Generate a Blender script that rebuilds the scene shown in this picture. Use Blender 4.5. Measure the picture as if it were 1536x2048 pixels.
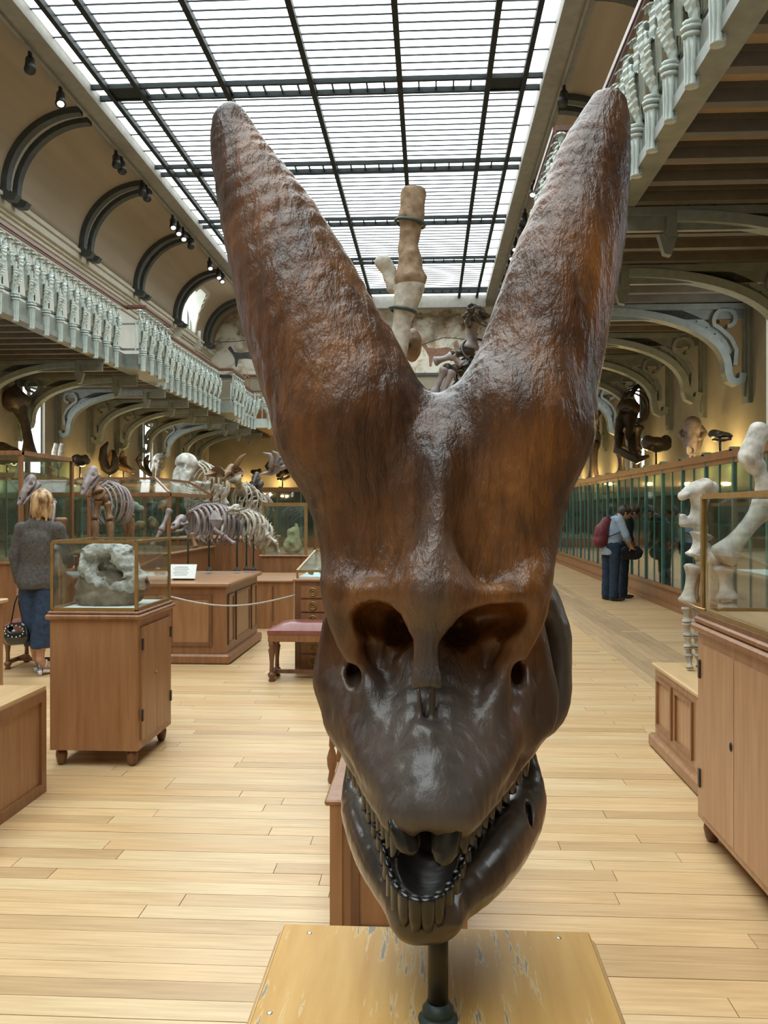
import bpy, math, random
import numpy as np
from mathutils import Vector, Matrix

for _o in list(bpy.data.objects):
    bpy.data.objects.remove(_o)
SC = bpy.context.scene
COL = SC.collection
random.seed(7)

# ------------------------------------------------------------------ camera
F = 1700.0                       # focal length in pixels of the 1536 x 2048 frame
CAMZ = 1.55
YAW = math.atan(92.0 / F)
cam_d = bpy.data.cameras.new('camera')
cam_d.sensor_fit = 'VERTICAL'
cam_d.sensor_height = 36.0
cam_d.lens = F / 2048.0 * 36.0
cam_d.shift_y = -4.0 / 2048.0
cam_d.clip_start = 0.05
cam_d.clip_end = 300
cam = bpy.data.objects.new('camera', cam_d)
cam.location = (0, 0, CAMZ)
cam.rotation_euler = (math.radians(90), 0, YAW)
COL.objects.link(cam)
SC.camera = cam

# ------------------------------------------------------------------ world, exposure
SC.view_settings.view_transform = 'Standard'
SC.view_settings.look = 'None'
SC.view_settings.gamma = 1.0
SC.view_settings.use_curve_mapping = False
SC.view_settings.exposure = 0.0
SKY_STRENGTH = 5.0
WIN_STRENGTH = 5.0
W = bpy.data.worlds.new('overcast_sky')
SC.world = W
W.use_nodes = True
W.node_tree.nodes['Background'].inputs[0].default_value = (0.80, 0.90, 1.0, 1)
W.node_tree.nodes['Background'].inputs[1].default_value = 1.0
SC.cycles.max_bounces = 6
SC.cycles.diffuse_bounces = 3
SC.cycles.glossy_bounces = 3
SC.cycles.transparent_max_bounces = 24
SC.cycles.caustics_reflective = False
SC.cycles.caustics_refractive = False
SC.cycles.sample_clamp_indirect = 6.0
SC.cycles.adaptive_threshold = 0.02
ORD = ['first', 'second', 'third', 'fourth', 'fifth', 'sixth', 'seventh', 'eighth', 'ninth', 'tenth', 'eleventh', 'twelfth', 'thirteenth']

# ------------------------------------------------------------------ placing helpers
CY, SY_ = math.cos(YAW), math.sin(YAW)
def ray(px, py):
    u = (px - 768.0) / F
    v = (1020.0 - py) / F
    return Vector((u * CY - SY_, u * SY_ + CY, v))
def at(px, py, Y):
    r = ray(px, py); t = Y / r.y
    return Vector((r.x * t, Y, CAMZ + r.z * t))
def atz(px, py, z):
    r = ray(px, py); t = (z - CAMZ) / r.z
    return Vector((r.x * t, r.y * t, z))
def atx(px, py, X):
    r = ray(px, py); t = X / r.x
    return Vector((X, r.y * t, CAMZ + r.z * t))

# ------------------------------------------------------------------ materials
MATS = {}
def new_mat(name):
    m = bpy.data.materials.new(name); m.use_nodes = True
    nt = m.node_tree
    return m, nt, nt.nodes['Principled BSDF']
def L(nt, a, b):
    nt.links.new(a, b)
def ramp(nt, fac, stops):
    r = nt.nodes.new('ShaderNodeValToRGB')
    el = r.color_ramp.elements
    el[0].position, el[0].color = stops[0][0], (*stops[0][1], 1)
    el[1].position, el[1].color = stops[-1][0], (*stops[-1][1], 1)
    for p, c in stops[1:-1]:
        e = el.new(p); e.color = (*c, 1)
    if fac is not None: L(nt, fac, r.inputs[0])
    return r
def noise(nt, scale, stretch=(1, 1, 1), detail=4, rough=.55, coord='Object', dist=0.0):
    tc = nt.nodes.new('ShaderNodeTexCoord')
    mp = nt.nodes.new('ShaderNodeMapping'); mp.inputs['Scale'].default_value = stretch
    n = nt.nodes.new('ShaderNodeTexNoise')
    n.inputs['Scale'].default_value = scale; n.inputs['Detail'].default_value = detail
    n.inputs['Roughness'].default_value = rough; n.inputs['Distortion'].default_value = dist
    L(nt, tc.outputs[coord], mp.inputs[0]); L(nt, mp.outputs[0], n.inputs['Vector'])
    return n
def bump(nt, bsdf, h, strength, dist=.01):
    b = nt.nodes.new('ShaderNodeBump')
    b.inputs['Strength'].default_value = strength; b.inputs['Distance'].default_value = dist
    L(nt, h, b.inputs['Height']); L(nt, b.outputs[0], bsdf.inputs['Normal'])
    return b
def pmat(name, c1, c2=None, rough=.5, scale=6, stretch=(1, 1, 1), bmp=0, metal=0, coat=0,
         detail=4, rnd=0, spec=.5, lo=.3, hi=.7, bdist=.01, coord='Object'):
    if name in MATS: return MATS[name]
    m, nt, b = new_mat(name)
    c2 = c2 or tuple(min(1, x * 1.25) for x in c1)
    n = noise(nt, scale, stretch, detail, coord=coord)
    r = ramp(nt, n.outputs['Fac'], [(lo, c1), (hi, c2)])
    out = r.outputs[0]
    if rnd:
        oi = nt.nodes.new('ShaderNodeObjectInfo')
        at_ = nt.nodes.new('ShaderNodeAttribute'); at_.attribute_name = 'pr'
        ad = nt.nodes.new('ShaderNodeMath'); ad.operation = 'ADD'
        L(nt, oi.outputs['Random'], ad.inputs[0]); L(nt, at_.outputs['Fac'], ad.inputs[1])
        fr = nt.nodes.new('ShaderNodeMath'); fr.operation = 'FRACT'; L(nt, ad.outputs[0], fr.inputs[0])
        mr = nt.nodes.new('ShaderNodeMapRange')
        mr.inputs['To Min'].default_value = 1 - rnd; mr.inputs['To Max'].default_value = 1 + rnd
        L(nt, fr.outputs[0], mr.inputs['Value'])
        hs = nt.nodes.new('ShaderNodeHueSaturation'); L(nt, out, hs.inputs['Color'])
        L(nt, mr.outputs[0], hs.inputs['Value']); out = hs.outputs[0]
    L(nt, out, b.inputs['Base Color'])
    b.inputs['Roughness'].default_value = rough
    b.inputs['Metallic'].default_value = metal
    b.inputs['Coat Weight'].default_value = coat
    b.inputs['Coat Roughness'].default_value = .15
    b.inputs['Specular IOR Level'].default_value = spec
    if bmp: bump(nt, b, n.outputs['Fac'], bmp, bdist)
    MATS[name] = m
    return m
def emat(name, col, strength):
    if name in MATS: return MATS[name]
    m, nt, b = new_mat(name)
    b.inputs['Base Color'].default_value = (.6, .65, .65, 1)
    b.inputs['Emission Color'].default_value = (*col, 1)
    b.inputs['Emission Strength'].default_value = strength
    b.inputs['Roughness'].default_value = .4
    MATS[name] = m
    return m
def glass_mat(name, tint=(.95, .98, .97), refl=1.0, base=.035):
    if name in MATS: return MATS[name]
    m, nt, b = new_mat(name)
    nt.nodes.remove(b)
    out = nt.nodes['Material Output']
    tr = nt.nodes.new('ShaderNodeBsdfTransparent'); tr.inputs[0].default_value = (*tint, 1)
    gl = nt.nodes.new('ShaderNodeBsdfGlossy'); gl.inputs['Roughness'].default_value = .03
    gl.inputs['Color'].default_value = (refl, refl, refl, 1)
    lw = nt.nodes.new('ShaderNodeLayerWeight'); lw.inputs[0].default_value = .5
    pw = nt.nodes.new('ShaderNodeMath'); pw.operation = 'POWER'; pw.inputs[1].default_value = 4.0
    L(nt, lw.outputs['Facing'], pw.inputs[0])
    ad = nt.nodes.new('ShaderNodeMath'); ad.operation = 'MULTIPLY_ADD'; ad.inputs[1].default_value = .9; ad.inputs[2].default_value = base
    L(nt, pw.outputs[0], ad.inputs[0])
    mx = nt.nodes.new('ShaderNodeMixShader')
    L(nt, ad.outputs[0], mx.inputs[0]); L(nt, tr.outputs[0], mx.inputs[1]); L(nt, gl.outputs[0], mx.inputs[2])
    L(nt, mx.outputs[0], out.inputs[0])
    MATS[name] = m
    return m

# ------------------------------------------------------------------ object helpers
ORG = {}
def tag(o, label=None, cat=None, group=None, kind=None):
    if label: o['label'] = label
    if cat: o['category'] = cat
    if group: o['group'] = group
    if kind: o['kind'] = kind
    return o
def thing(name, label, cat, loc, group=None, kind=None):
    o = bpy.data.objects.new(name, None); COL.objects.link(o)
    o.location = loc; o.empty_display_size = .1
    ORG[o] = Vector(loc)
    return tag(o, label, cat, group, kind)
def link(name, me, parent=None, org=None):
    o = bpy.data.objects.new(name, me); COL.objects.link(o)
    if parent is not None:
        o.parent = parent; ORG[o] = ORG[parent]
    else:
        o.location = org; ORG[o] = Vector(org)
    return o
def copy_tree(o, parent=None):
    c = o.copy(); COL.objects.link(c)
    if parent is not None: c.parent = parent
    for ch in list(o.children): copy_tree(ch, c)
    return c
def np_mesh(name, V, Q, mats, smooth=True):
    """V (n,3) float, Q (m,k) int"""
    me = bpy.data.meshes.new(name)
    V = np.asarray(V, np.float32); Q = np.asarray(Q, np.int32)
    me.vertices.add(len(V)); me.vertices.foreach_set('co', V.ravel())
    k = Q.shape[1]
    me.loops.add(Q.size); me.loops.foreach_set('vertex_index', Q.ravel())
    me.polygons.add(len(Q)); me.polygons.foreach_set('loop_start', np.arange(0, Q.size, k, dtype=np.int32))
    me.polygons.foreach_set('use_smooth', np.full(len(Q), smooth, dtype=bool))
    me.update(calc_edges=True); me.validate()
    if mats: me.materials.append(mats)
    return me

class MB:
    def __init__(s):
        s.v = []; s.f = []; s.sm = []
    def add(s, vs, fs, smooth=False):
        o = len(s.v)
        s.v += [tuple(v) for v in vs]
        s.f += [tuple(i + o for i in f) for f in fs]
        s.sm += [smooth] * len(fs)
        return s
    def box(s, x0, x1, y0, y1, z0, z1):
        if x0 > x1: x0, x1 = x1, x0
        if y0 > y1: y0, y1 = y1, y0
        if z0 > z1: z0, z1 = z1, z0
        vs = [(x0,y0,z0),(x1,y0,z0),(x1,y1,z0),(x0,y1,z0),(x0,y0,z1),(x1,y0,z1),(x1,y1,z1),(x0,y1,z1)]
        return s.add(vs, [(0,3,2,1),(4,5,6,7),(0,1,5,4),(1,2,6,5),(2,3,7,6),(3,0,4,7)])
    def bbox(s, x0, x1, y0, y1, z0, z1, b=.01):
        """box with chamfered vertical edges and top/bottom rims"""
        p = [(x0+b,y0),(x1-b,y0),(x1,y0+b),(x1,y1-b),(x1-b,y1),(x0+b,y1),(x0,y1-b),(x0,y0+b)]
        q = [(x0+b,y0+b),(x1-b,y0+b),(x1-b,y0+b),(x1-b,y1-b),(x1-b,y1-b),(x0+b,y1-b),(x0+b,y1-b),(x0+b,y0+b)]
        vs = [(a,c,z0) for a,c in q]+[(a,c,z0+b) for a,c in p]+[(a,c,z1-b) for a,c in p]+[(a,c,z1) for a,c in q]
        fs = [tuple(range(7,-1,-1)), tuple(range(24,32))]
        for r in range(3):
            for i in range(8):
                j = (i+1) % 8
                fs.append((r*8+i, r*8+j, r*8+8+j, r*8+8+i))
        return s.add(vs, fs)
    def obox(s, c, size, M=None):
        M = M or Matrix.Identity(3); c = Vector(c)
        a, b, d = [x/2 for x in size]
        vs = [c + M @ Vector((x*a, y*b, z*d)) for z in (-1,1) for x,y in ((-1,-1),(1,-1),(1,1),(-1,1))]
        return s.add(vs, [(0,3,2,1),(4,5,6,7),(0,1,5,4),(1,2,6,5),(2,3,7,6),(3,0,4,7)])
    def bar(s, a, b, w, h=None, up=(0,0,1)):
        a, b = Vector(a), Vector(b); h = h or w
        d = (b-a); ln = d.length; d.normalize()
        u = Vector(up)
        if abs(d.dot(u)) > .98: u = Vector((0,1,0))
        x = d.cross(u).normalized(); z = x.cross(d).normalized()
        M = Matrix((x, d, z)).transposed()
        return s.obox((a+b)/2, (w, ln, h), M)
    def prism(s, poly, y0, y1, plane='xz'):
        """closed polygon in plane, extruded along the third axis"""
        n = len(poly)
        def P(a, b, t):
            return {'xz': (a, t, b), 'xy': (a, b, t), 'yz': (t, a, b)}[plane]
        vs = [P(a,b,y0) for a,b in poly]+[P(a,b,y1) for a,b in poly]
        fs = [tuple(range(n)), tuple(range(2*n-1, n-1, -1))]
        fs += [(i, i+n, (i+1)%n+n, (i+1)%n) for i in range(n)]
        return s.add(vs, fs)
    def band(s, pts, w, y0, y1, plane='xz'):
        """thick ribbon following a 2D curve"""
        L_, R_ = [], []
        for i, p in enumerate(pts):
            a = pts[max(0, i-1)]; b = pts[min(len(pts)-1, i+1)]
            dx, dz = b[0]-a[0], b[1]-a[1]; l = math.hypot(dx, dz) or 1
            ww = w[i] if isinstance(w, (list, tuple)) else w
            nx, nz = -dz/l*ww/2, dx/l*ww/2
            L_.append((p[0]+nx, p[1]+nz)); R_.append((p[0]-nx, p[1]-nz))
        n = len(pts)
        def P(a, b, t):
            return {'xz': (a, t, b), 'xy': (a, b, t), 'yz': (t, a, b)}[plane]
        vs = [P(*q, y0) for q in L_]+[P(*q, y0) for q in R_]+[P(*q, y1) for q in L_]+[P(*q, y1) for q in R_]
        fs = []
        for i in range(n-1):
            fs += [(i, i+1, n+i+1, n+i), (2*n+i, 3*n+i, 3*n+i+1, 2*n+i+1),
                   (i, 2*n+i, 2*n+i+1, i+1), (n+i, n+i+1, 3*n+i+1, 3*n+i)]
        fs += [(0, n, 3*n, 2*n), (n-1, 3*n-1, 4*n-1, 2*n-1)]
        return s.add(vs, fs)
    def tube(s, pts, rad, n=8, cap=True, flat=1.0, up=None):
        pts = [Vector(p) for p in pts]
        if not isinstance(rad, (list, tuple)): rad = [rad]*len(pts)
        vs, fs = [], []
        prev = None
        for i, p in enumerate(pts):
            d = (pts[min(len(pts)-1, i+1)] - pts[max(0, i-1)])
            if d.length < 1e-9: d = Vector((0,0,1))
            d.normalize()
            if prev is None:
                u = Vector(up) if up else (Vector((0,0,1)) if abs(d.z) < .9 else Vector((1,0,0)))
                x = d.cross(u).normalized()
            else:
                x = (prev - d*prev.dot(d))
                x = x.normalized() if x.length > 1e-6 else d.orthogonal().normalized()
            prev = x
            y = d.cross(x)
            for k in range(n):
                a = 2*math.pi*k/n
                vs.append(p + x*math.cos(a)*rad[i] + y*math.sin(a)*rad[i]*flat)
        for i in range(len(pts)-1):
            for k in range(n):
                k2 = (k+1) % n
                fs.append((i*n+k, i*n+k2, (i+1)*n+k2, (i+1)*n+k))
        if cap:
            fs.append(tuple(range(n-1, -1, -1))); m = (len(pts)-1)*n
            fs.append(tuple(range(m, m+n)))
        return s.add(vs, fs, True)
    def lathe(s, c, prof, n=14):
        c = Vector(c)
        vs, fs = [], []
        for r, z in prof:
            for k in range(n):
                a = 2*math.pi*k/n
                vs.append(c + Vector((r*math.cos(a), r*math.sin(a), z)))
        for i in range(len(prof)-1):
            for k in range(n):
                k2 = (k+1) % n
                fs.append((i*n+k, i*n+k2, (i+1)*n+k2, (i+1)*n+k))
        fs.append(tuple(range(n-1,-1,-1))); m = (len(prof)-1)*n
        fs.append(tuple(range(m, m+n)))
        return s.add(vs, fs, True)
    def ball(s, c, r, n=8, m=6, M=None):
        c = Vector(c)
        if not isinstance(r, (tuple, list)): r = (r, r, r)
        vs = []; fs = []
        for i in range(m+1):
            t = math.pi*i/m
            for k in range(n):
                a = 2*math.pi*k/n
                q = Vector((r[0]*math.sin(t)*math.cos(a), r[1]*math.sin(t)*math.sin(a), r[2]*math.cos(t)))
                vs.append(c + (M @ q if M else q))
        for i in range(m):
            for k in range(n):
                k2 = (k+1) % n
                fs.append((i*n+k, (i+1)*n+k, (i+1)*n+k2, i*n+k2))
        return s.add(vs, fs, True)
    def leaf(s, pts, widths, side, thick=.008):
        """strip leaf with thickness: centre points, half widths, side direction"""
        side = Vector(side).normalized()
        pts = [Vector(p) for p in pts]
        top = []
        for i, p in enumerate(pts):
            d = (pts[min(len(pts)-1, i+1)] - pts[max(0, i-1)]).normalized()
            nn = d.cross(side).normalized()
            w = widths[i]
            for t, sgn in ((0, 1), (1, -1)):
                off = nn*thick*(.5 if t == 0 else -.5)
                top.append((p + side*w + off, p + nn*w*.35 + off, p - side*w + off))
        vs, fs = [], []
        for a in top: vs += list(a)
        m = len(pts)
        def I(i, t, k): return (i*2+t)*3+k
        for i in range(m-1):
            for k in range(2):
                fs.append((I(i,0,k), I(i+1,0,k), I(i+1,0,k+1), I(i,0,k+1)))
                fs.append((I(i,1,k+1), I(i+1,1,k+1), I(i+1,1,k), I(i,1,k)))
            fs.append((I(i,0,0), I(i,1,0), I(i+1,1,0), I(i+1,0,0)))
            fs.append((I(i,0,2), I(i+1,0,2), I(i+1,1,2), I(i,1,2)))
        return s.add(vs, fs, False)
    def mesh(s, name, mat, org=(0,0,0)):
        me = bpy.data.meshes.new(name)
        o = Vector(org)
        me.from_pydata([tuple(Vector(v)-o) for v in s.v], [], s.f)
        me.polygons.foreach_set('use_smooth', s.sm)
        if mat: me.materials.append(mat)
        me.update()
        return me
    def build(s, name, mat, parent=None, label=None, cat=None, group=None, kind=None, org=None):
        if parent is not None: org = ORG[parent]
        elif org is None:
            xs = np.array(s.v); lo, hi = xs.min(0), xs.max(0)
            org = ((lo[0]+hi[0])/2, (lo[1]+hi[1])/2, lo[2])
        o = link(name, s.mesh(name, mat, org), parent, org)
        return tag(o, label, cat, group, kind)

# ------------------------------------------------------------------ implicit solids
RT = np.random.RandomState(3).rand(64, 64, 64).astype(np.float32)*2-1
def vnoise(P):
    i = np.floor(P).astype(np.int32); f = P - i; u = f*f*(3-2*f)
    i &= 63; j = (i+1) & 63
    x0, y0, z0 = i[...,0], i[...,1], i[...,2]; x1, y1, z1 = j[...,0], j[...,1], j[...,2]
    a, b, c = u[...,0], u[...,1], u[...,2]
    l = lambda p, q, t: p+(q-p)*t
    return l(l(l(RT[x0,y0,z0], RT[x1,y0,z0], a), l(RT[x0,y1,z0], RT[x1,y1,z0], a), b),
             l(l(RT[x0,y0,z1], RT[x1,y0,z1], a), l(RT[x0,y1,z1], RT[x1,y1,z1], a), b), c)
class Vol:
    def __init__(s, lo, hi, h):
        s.lo = np.array(lo, float); s.h = h
        s.n = np.maximum(4, np.ceil((np.array(hi)-s.lo)/h).astype(int)+1)
        s.ax = [(s.lo[i]+h*np.arange(s.n[i])).astype(np.float32) for i in range(3)]
        s.D = np.full(tuple(s.n), .2, np.float32)
    def sub(s, lo, hi):
        a = np.clip(np.floor((np.array(lo)-s.lo)/s.h).astype(int), 0, s.n)
        b = np.clip(np.ceil((np.array(hi)-s.lo)/s.h).astype(int)+1, 0, s.n)
        sl = tuple(slice(a[i], b[i]) for i in range(3))
        X = s.ax[0][sl[0]][:,None,None]; Y = s.ax[1][sl[1]][None,:,None]; Z = s.ax[2][sl[2]][None,None,:]
        return sl, X, Y, Z
    def mix(s, sl, d, k, op):
        A = s.D[sl]
        if A.size == 0: return
        if op == 'cut':
            h = np.clip(.5-.5*(A+d)/k, 0, 1); s.D[sl] = A+(-d-A)*h+k*h*(1-h)
        else:
            h = np.clip(.5+.5*(A-d)/k, 0, 1); s.D[sl] = A+(d-A)*h-k*h*(1-h)
    def cap(s, a, b, ra, rb, k=.01, op='add', sc=(1,1,1)):
        """tapered capsule; sc squashes the cross-section along world axes"""
        a = np.array(a, float); b = np.array(b, float); r = max(ra, rb)
        m = r*np.array(sc)+k+3*s.h
        sl, X, Y, Z = s.sub(np.minimum(a, b)-m, np.maximum(a, b)+m)
        iv = 1/np.array(sc); A = a*iv; B = b*iv; ab = B-A; l2 = max(float(ab@ab), 1e-12)
        x, y, z = X*iv[0]-A[0], Y*iv[1]-A[1], Z*iv[2]-A[2]
        t = np.clip((x*ab[0]+y*ab[1]+z*ab[2])/l2, 0, 1)
        d = np.sqrt((x-t*ab[0])**2+(y-t*ab[1])**2+(z-t*ab[2])**2)-(ra+(rb-ra)*t)
        s.mix(sl, (d*min(sc)).astype(np.float32), k, op)
        return s
    def chain(s, pts, rad, k=.01, op='add', sc=(1,1,1)):
        pts = [np.array(p, float) for p in pts]
        m = max(rad)*np.array(sc)+k+3*s.h
        sl, X, Y, Z = s.sub(np.min(pts, 0)-m, np.max(pts, 0)+m)
        if s.D[sl].size == 0: return s
        d0 = np.full(s.D[sl].shape, .5, np.float32)
        o = np.array([sl[i].start for i in range(3)])
        iv = 1/np.array(sc)
        for i in range(len(pts)-1):
            a, b = pts[i], pts[i+1]
            mm = max(rad[i], rad[i+1])*np.array(sc)+k+3*s.h
            s2, X, Y, Z = s.sub(np.minimum(a, b)-mm, np.maximum(a, b)+mm)
            A = a*iv; ab = b*iv-A; l2 = max(float(ab@ab), 1e-12)
            x, y, z = X*iv[0]-A[0], Y*iv[1]-A[1], Z*iv[2]-A[2]
            t = np.clip((x*ab[0]+y*ab[1]+z*ab[2])/l2, 0, 1)
            d = (np.sqrt((x-t*ab[0])**2+(y-t*ab[1])**2+(z-t*ab[2])**2)-(rad[i]+(rad[i+1]-rad[i])*t))*min(sc)
            loc = tuple(slice(s2[j].start-o[j], s2[j].stop-o[j]) for j in range(3))
            d0[loc] = np.minimum(d0[loc], d)
        s.mix(sl, d0, k, op)
        return s
    def ell(s, c, r, k=.01, op='add', M=None):
        c = np.array(c, float); r = np.array(r, float)
        m = (max(r) if M is not None else r)+k+3*s.h
        sl, X, Y, Z = s.sub(c-m, c+m)
        x, y, z = X-c[0], Y-c[1], Z-c[2]
        if M is not None:
            R = np.array(M)   # columns: local axes
            x, y, z = (x*R[0,0]+y*R[1,0]+z*R[2,0], x*R[0,1]+y*R[1,1]+z*R[2,1], x*R[0,2]+y*R[1,2]+z*R[2,2])
        k0 = np.sqrt((x/r[0])**2+(y/r[1])**2+(z/r[2])**2)
        k1 = np.sqrt((x/r[0]**2)**2+(y/r[1]**2)**2+(z/r[2]**2)**2)+1e-9
        s.mix(sl, (k0*(k0-1)/k1).astype(np.float32), k, op)
        return s
    def rough(s, amp, freq, stretch=(1,1,1), octaves=2):
        idx = np.argwhere(np.abs(s.D) < amp*2+2*s.h)
        P = (s.lo+idx*s.h)*np.array(stretch)*freq
        v = np.zeros(len(P)); a = 1.0
        for o in range(octaves):
            v += a*vnoise(P*(2**o)+o*17.3); a *= .5
        s.D[tuple(idx.T)] += (amp*v).astype(np.float32)
        return s
    def nets(s):
        D = s.D; S = D < 0
        c = np.zeros(tuple(s.n-1), np.int8)
        offs = [(i,j,k) for i in (0,1) for j in (0,1) for k in (0,1)]
        for i,j,k in offs:
            c += S[i:S.shape[0]-1+i, j:S.shape[1]-1+j, k:S.shape[2]-1+k]
        act = (c > 0) & (c < 8)
        ids = np.argwhere(act)
        idx = np.full(act.shape, -1, np.int32); idx[act] = np.arange(len(ids))
        vals = {o: D[tuple((ids+o).T)] for o in offs}
        pos = np.zeros((len(ids), 3)); cnt = np.zeros(len(ids))
        for o in offs:
            for ax in range(3):
                if o[ax] == 0:
                    q = list(o); q[ax] = 1; q = tuple(q)
                    a, b = vals[o], vals[q]
                    m = (a < 0) != (b < 0)
                    t = np.where(m, a/np.where(m, a-b, 1), 0)
                    p = np.array(o, float)[None]+0*pos; p[:, ax] += t
                    pos += p*m[:, None]; cnt += m
        V = s.lo+(ids+pos/cnt[:, None])*s.h
        Q = []
        for ax in range(3):
            u, v = (ax+1) % 3, (ax+2) % 3
            a = [slice(None)]*3; b = [slice(None)]*3
            a[ax] = slice(0, -1); b[ax] = slice(1, None)
            for w in (u, v): a[w] = slice(1, -1); b[w] = slice(1, -1)
            A, B = S[tuple(a)], S[tuple(b)]
            e = np.argwhere(A != B)
            if not len(e): continue
            sgn = A[tuple(e.T)]
            base = e.copy()          # cell indices (u,v were offset by one)
            def cell(du, dv):
                q = base.copy(); q[:, u] += du; q[:, v] += dv
                return idx[tuple(q.T)]
            q = np.stack([cell(0,0), cell(1,0), cell(1,1), cell(0,1)], 1)
            q[~sgn] = q[~sgn][:, ::-1]
            Q.append(q)
        return V, np.concatenate(Q)
    def build(s, name, mat, parent=None, label=None, cat=None, group=None, kind=None, org=None, smooth_it=0):
        V, Q = s.nets()
        for _ in range(smooth_it):
            acc = np.zeros_like(V); n = np.zeros(len(V))
            for i in range(4):
                a, b = Q[:, i], Q[:, (i+1) % 4]
                np.add.at(acc, a, V[b]); np.add.at(n, a, 1)
            V = V*.5+acc/np.maximum(n, 1)[:, None]*.5
        if parent is not None: org = np.array(ORG[parent])
        elif org is None:
            lo, hi = V.min(0), V.max(0); org = np.array([(lo[0]+hi[0])/2, (lo[1]+hi[1])/2, lo[2]])
        me = np_mesh(name, V-np.array(org), Q, mat)
        return tag(link(name, me, parent, Vector(org)), label, cat, group, kind)
# ------------------------------------------------------------------ shared materials
CX = -2.4                        # hall axis
def SX(side, s): return CX + side*s
S_RAIL, S_CASE, S_WALL = 4.37, 6.15, 7.2
SKYZ = 10.45
M_SKY = emat('frosted_skylight_glass', (.90, .985, 1.0), SKY_STRENGTH)
M_WIN = emat('bright_window_glass', (.86, .95, 1.0), WIN_STRENGTH)
M_IRON = pmat('dark_green_iron', (.018, .035, .034), (.03, .055, .05), .45, 9)
M_STEEL = pmat('skylight_black_steel', (.008, .012, .013), (.014, .018, .019), .6, 9, spec=.2)
M_PALE = pmat('pale_grey_green_iron', (.38, .45, .43), (.50, .56, .53), .45, 14, bmp=.15)
M_PALE2 = pmat('grey_green_girder_paint', (.15, .165, .145), (.21, .225, .20), .45, 7, bmp=.1)
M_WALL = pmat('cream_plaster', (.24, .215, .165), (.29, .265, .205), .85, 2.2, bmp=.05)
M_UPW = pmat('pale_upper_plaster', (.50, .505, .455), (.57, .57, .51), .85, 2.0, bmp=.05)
M_COVE = pmat('beige_cove_boards', (.27, .215, .15), (.33, .265, .19), .8, 2.5, (1, .08, 1), bmp=.15)
M_SOFF = pmat('tan_gallery_soffit', (.42, .30, .17), (.50, .36, .21), .75, 3, (1, .3, 1))
M_CORN = pmat('cream_cornice', (.44, .405, .33), (.51, .475, .39), .8, 3)
M_BEAM = pmat('grey_beige_beam', (.20, .19, .17), (.26, .25, .22), .7, 5)
M_RIB = pmat('slate_grey_rib', (.035, .038, .035), (.06, .064, .06), .6, 5)
M_RIBL = pmat('rib_light_panel', (.36, .34, .29), (.44, .41, .35), .7, 5)
M_RAIL = pmat('brown_handrail', (.10, .045, .028), (.16, .075, .045), .35, 12, (1, .1, 1))
def wood(name, a, b, rough=.4, stretch=(6, 6, .5), scale=4, rnd=0, bmp=.08, coat=.1):
    return pmat(name, a, b, rough, scale, stretch, bmp=bmp, rnd=rnd, coat=coat, detail=6)
M_OAK = wood('warm_oak_upright', (.26, .122, .05), (.38, .195, .088))
M_OAKH = wood('warm_oak_level', (.27, .13, .055), (.40, .21, .10), stretch=(.6, 6, 6))
M_OAKL = wood('pale_oak_cabinet', (.38, .20, .098), (.51, .295, .16))
M_OAKD = wood('dark_brown_oak', (.12, .05, .022), (.22, .10, .043))
M_OAKM = wood('reddish_oak_panel', (.20, .085, .034), (.31, .145, .06))
M_TOP = wood('light_oak_top', (.48, .31, .15), (.62, .42, .22), stretch=(5, .6, 5))
M_BRASS = pmat('aged_brass', (.30, .19, .07), (.40, .26, .10), .35, 20, metal=.6)
M_BLACK = pmat('black_metal', (.012, .013, .015), (.022, .023, .025), .4, 12)
M_GLASS = glass_mat('case_glass', (.97, .985, .98))
M_GLASSG = glass_mat('wall_case_glass', (.88, .95, .93), base=.09)
M_BONE = pmat('pale_fossil_bone', (.25, .22, .17), (.53, .50, .425), .65, 11, bmp=.5, detail=7, lo=.35, hi=.65)
M_BONEG = pmat('grey_violet_bone', (.15, .12, .12), (.34, .295, .29), .5, 10, bmp=.3)
M_BONEB = pmat('brown_fossil_bone', (.14, .075, .035), (.30, .18, .09), .5, 9, bmp=.3)
M_BONEK = pmat('dark_fossil_bone', (.022, .016, .012), (.06, .042, .028), .45, 9, bmp=.3)
M_BONEW = pmat('white_plaster_bone', (.30, .28, .235), (.66, .645, .59), .7, 11, bmp=.6, detail=8, lo=.32, hi=.6)
M_CARD = pmat('white_card', (.78, .82, .80), (.84, .88, .86), .6, 5)

# ------------------------------------------------------------------ floor
m, nt, b = new_mat('oak_floor_boards'); M_FLOOR = m
n1 = noise(nt, 5, (.5, 9, 1), 6)
n2 = noise(nt, 1.1, (1, 1, 1), 3, coord='Object')
r1 = ramp(nt, n1.outputs['Fac'], [(.25, (.50, .345, .185)), (.75, (.73, .55, .345))])
oi = nt.nodes.new('ShaderNodeObjectInfo')
pa = nt.nodes.new('ShaderNodeAttribute'); pa.attribute_name = 'pr'
ad = nt.nodes.new('ShaderNodeMath'); ad.operation = 'ADD'
L(nt, oi.outputs['Random'], ad.inputs[0]); L(nt, pa.outputs['Fac'], ad.inputs[1])
fr = nt.nodes.new('ShaderNodeMath'); fr.operation = 'FRACT'; L(nt, ad.outputs[0], fr.inputs[0])
rr = ramp(nt, fr.outputs[0], [(0, (.74, .66, .54)), (.25, (1.0, .94, .82)), (.5, (.90, .80, .66)), (.75, (1.0, 1.0, .93)), (1, (.82, .74, .62))])
mx = nt.nodes.new('ShaderNodeMix'); mx.data_type = 'RGBA'; mx.blend_type = 'MULTIPLY'; mx.inputs['Factor'].default_value = 1
L(nt, r1.outputs[0], mx.inputs['A']); L(nt, rr.outputs[0], mx.inputs['B'])
L(nt, mx.outputs['Result'], b.inputs['Base Color'])
b.inputs['Roughness'].default_value = .36
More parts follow.
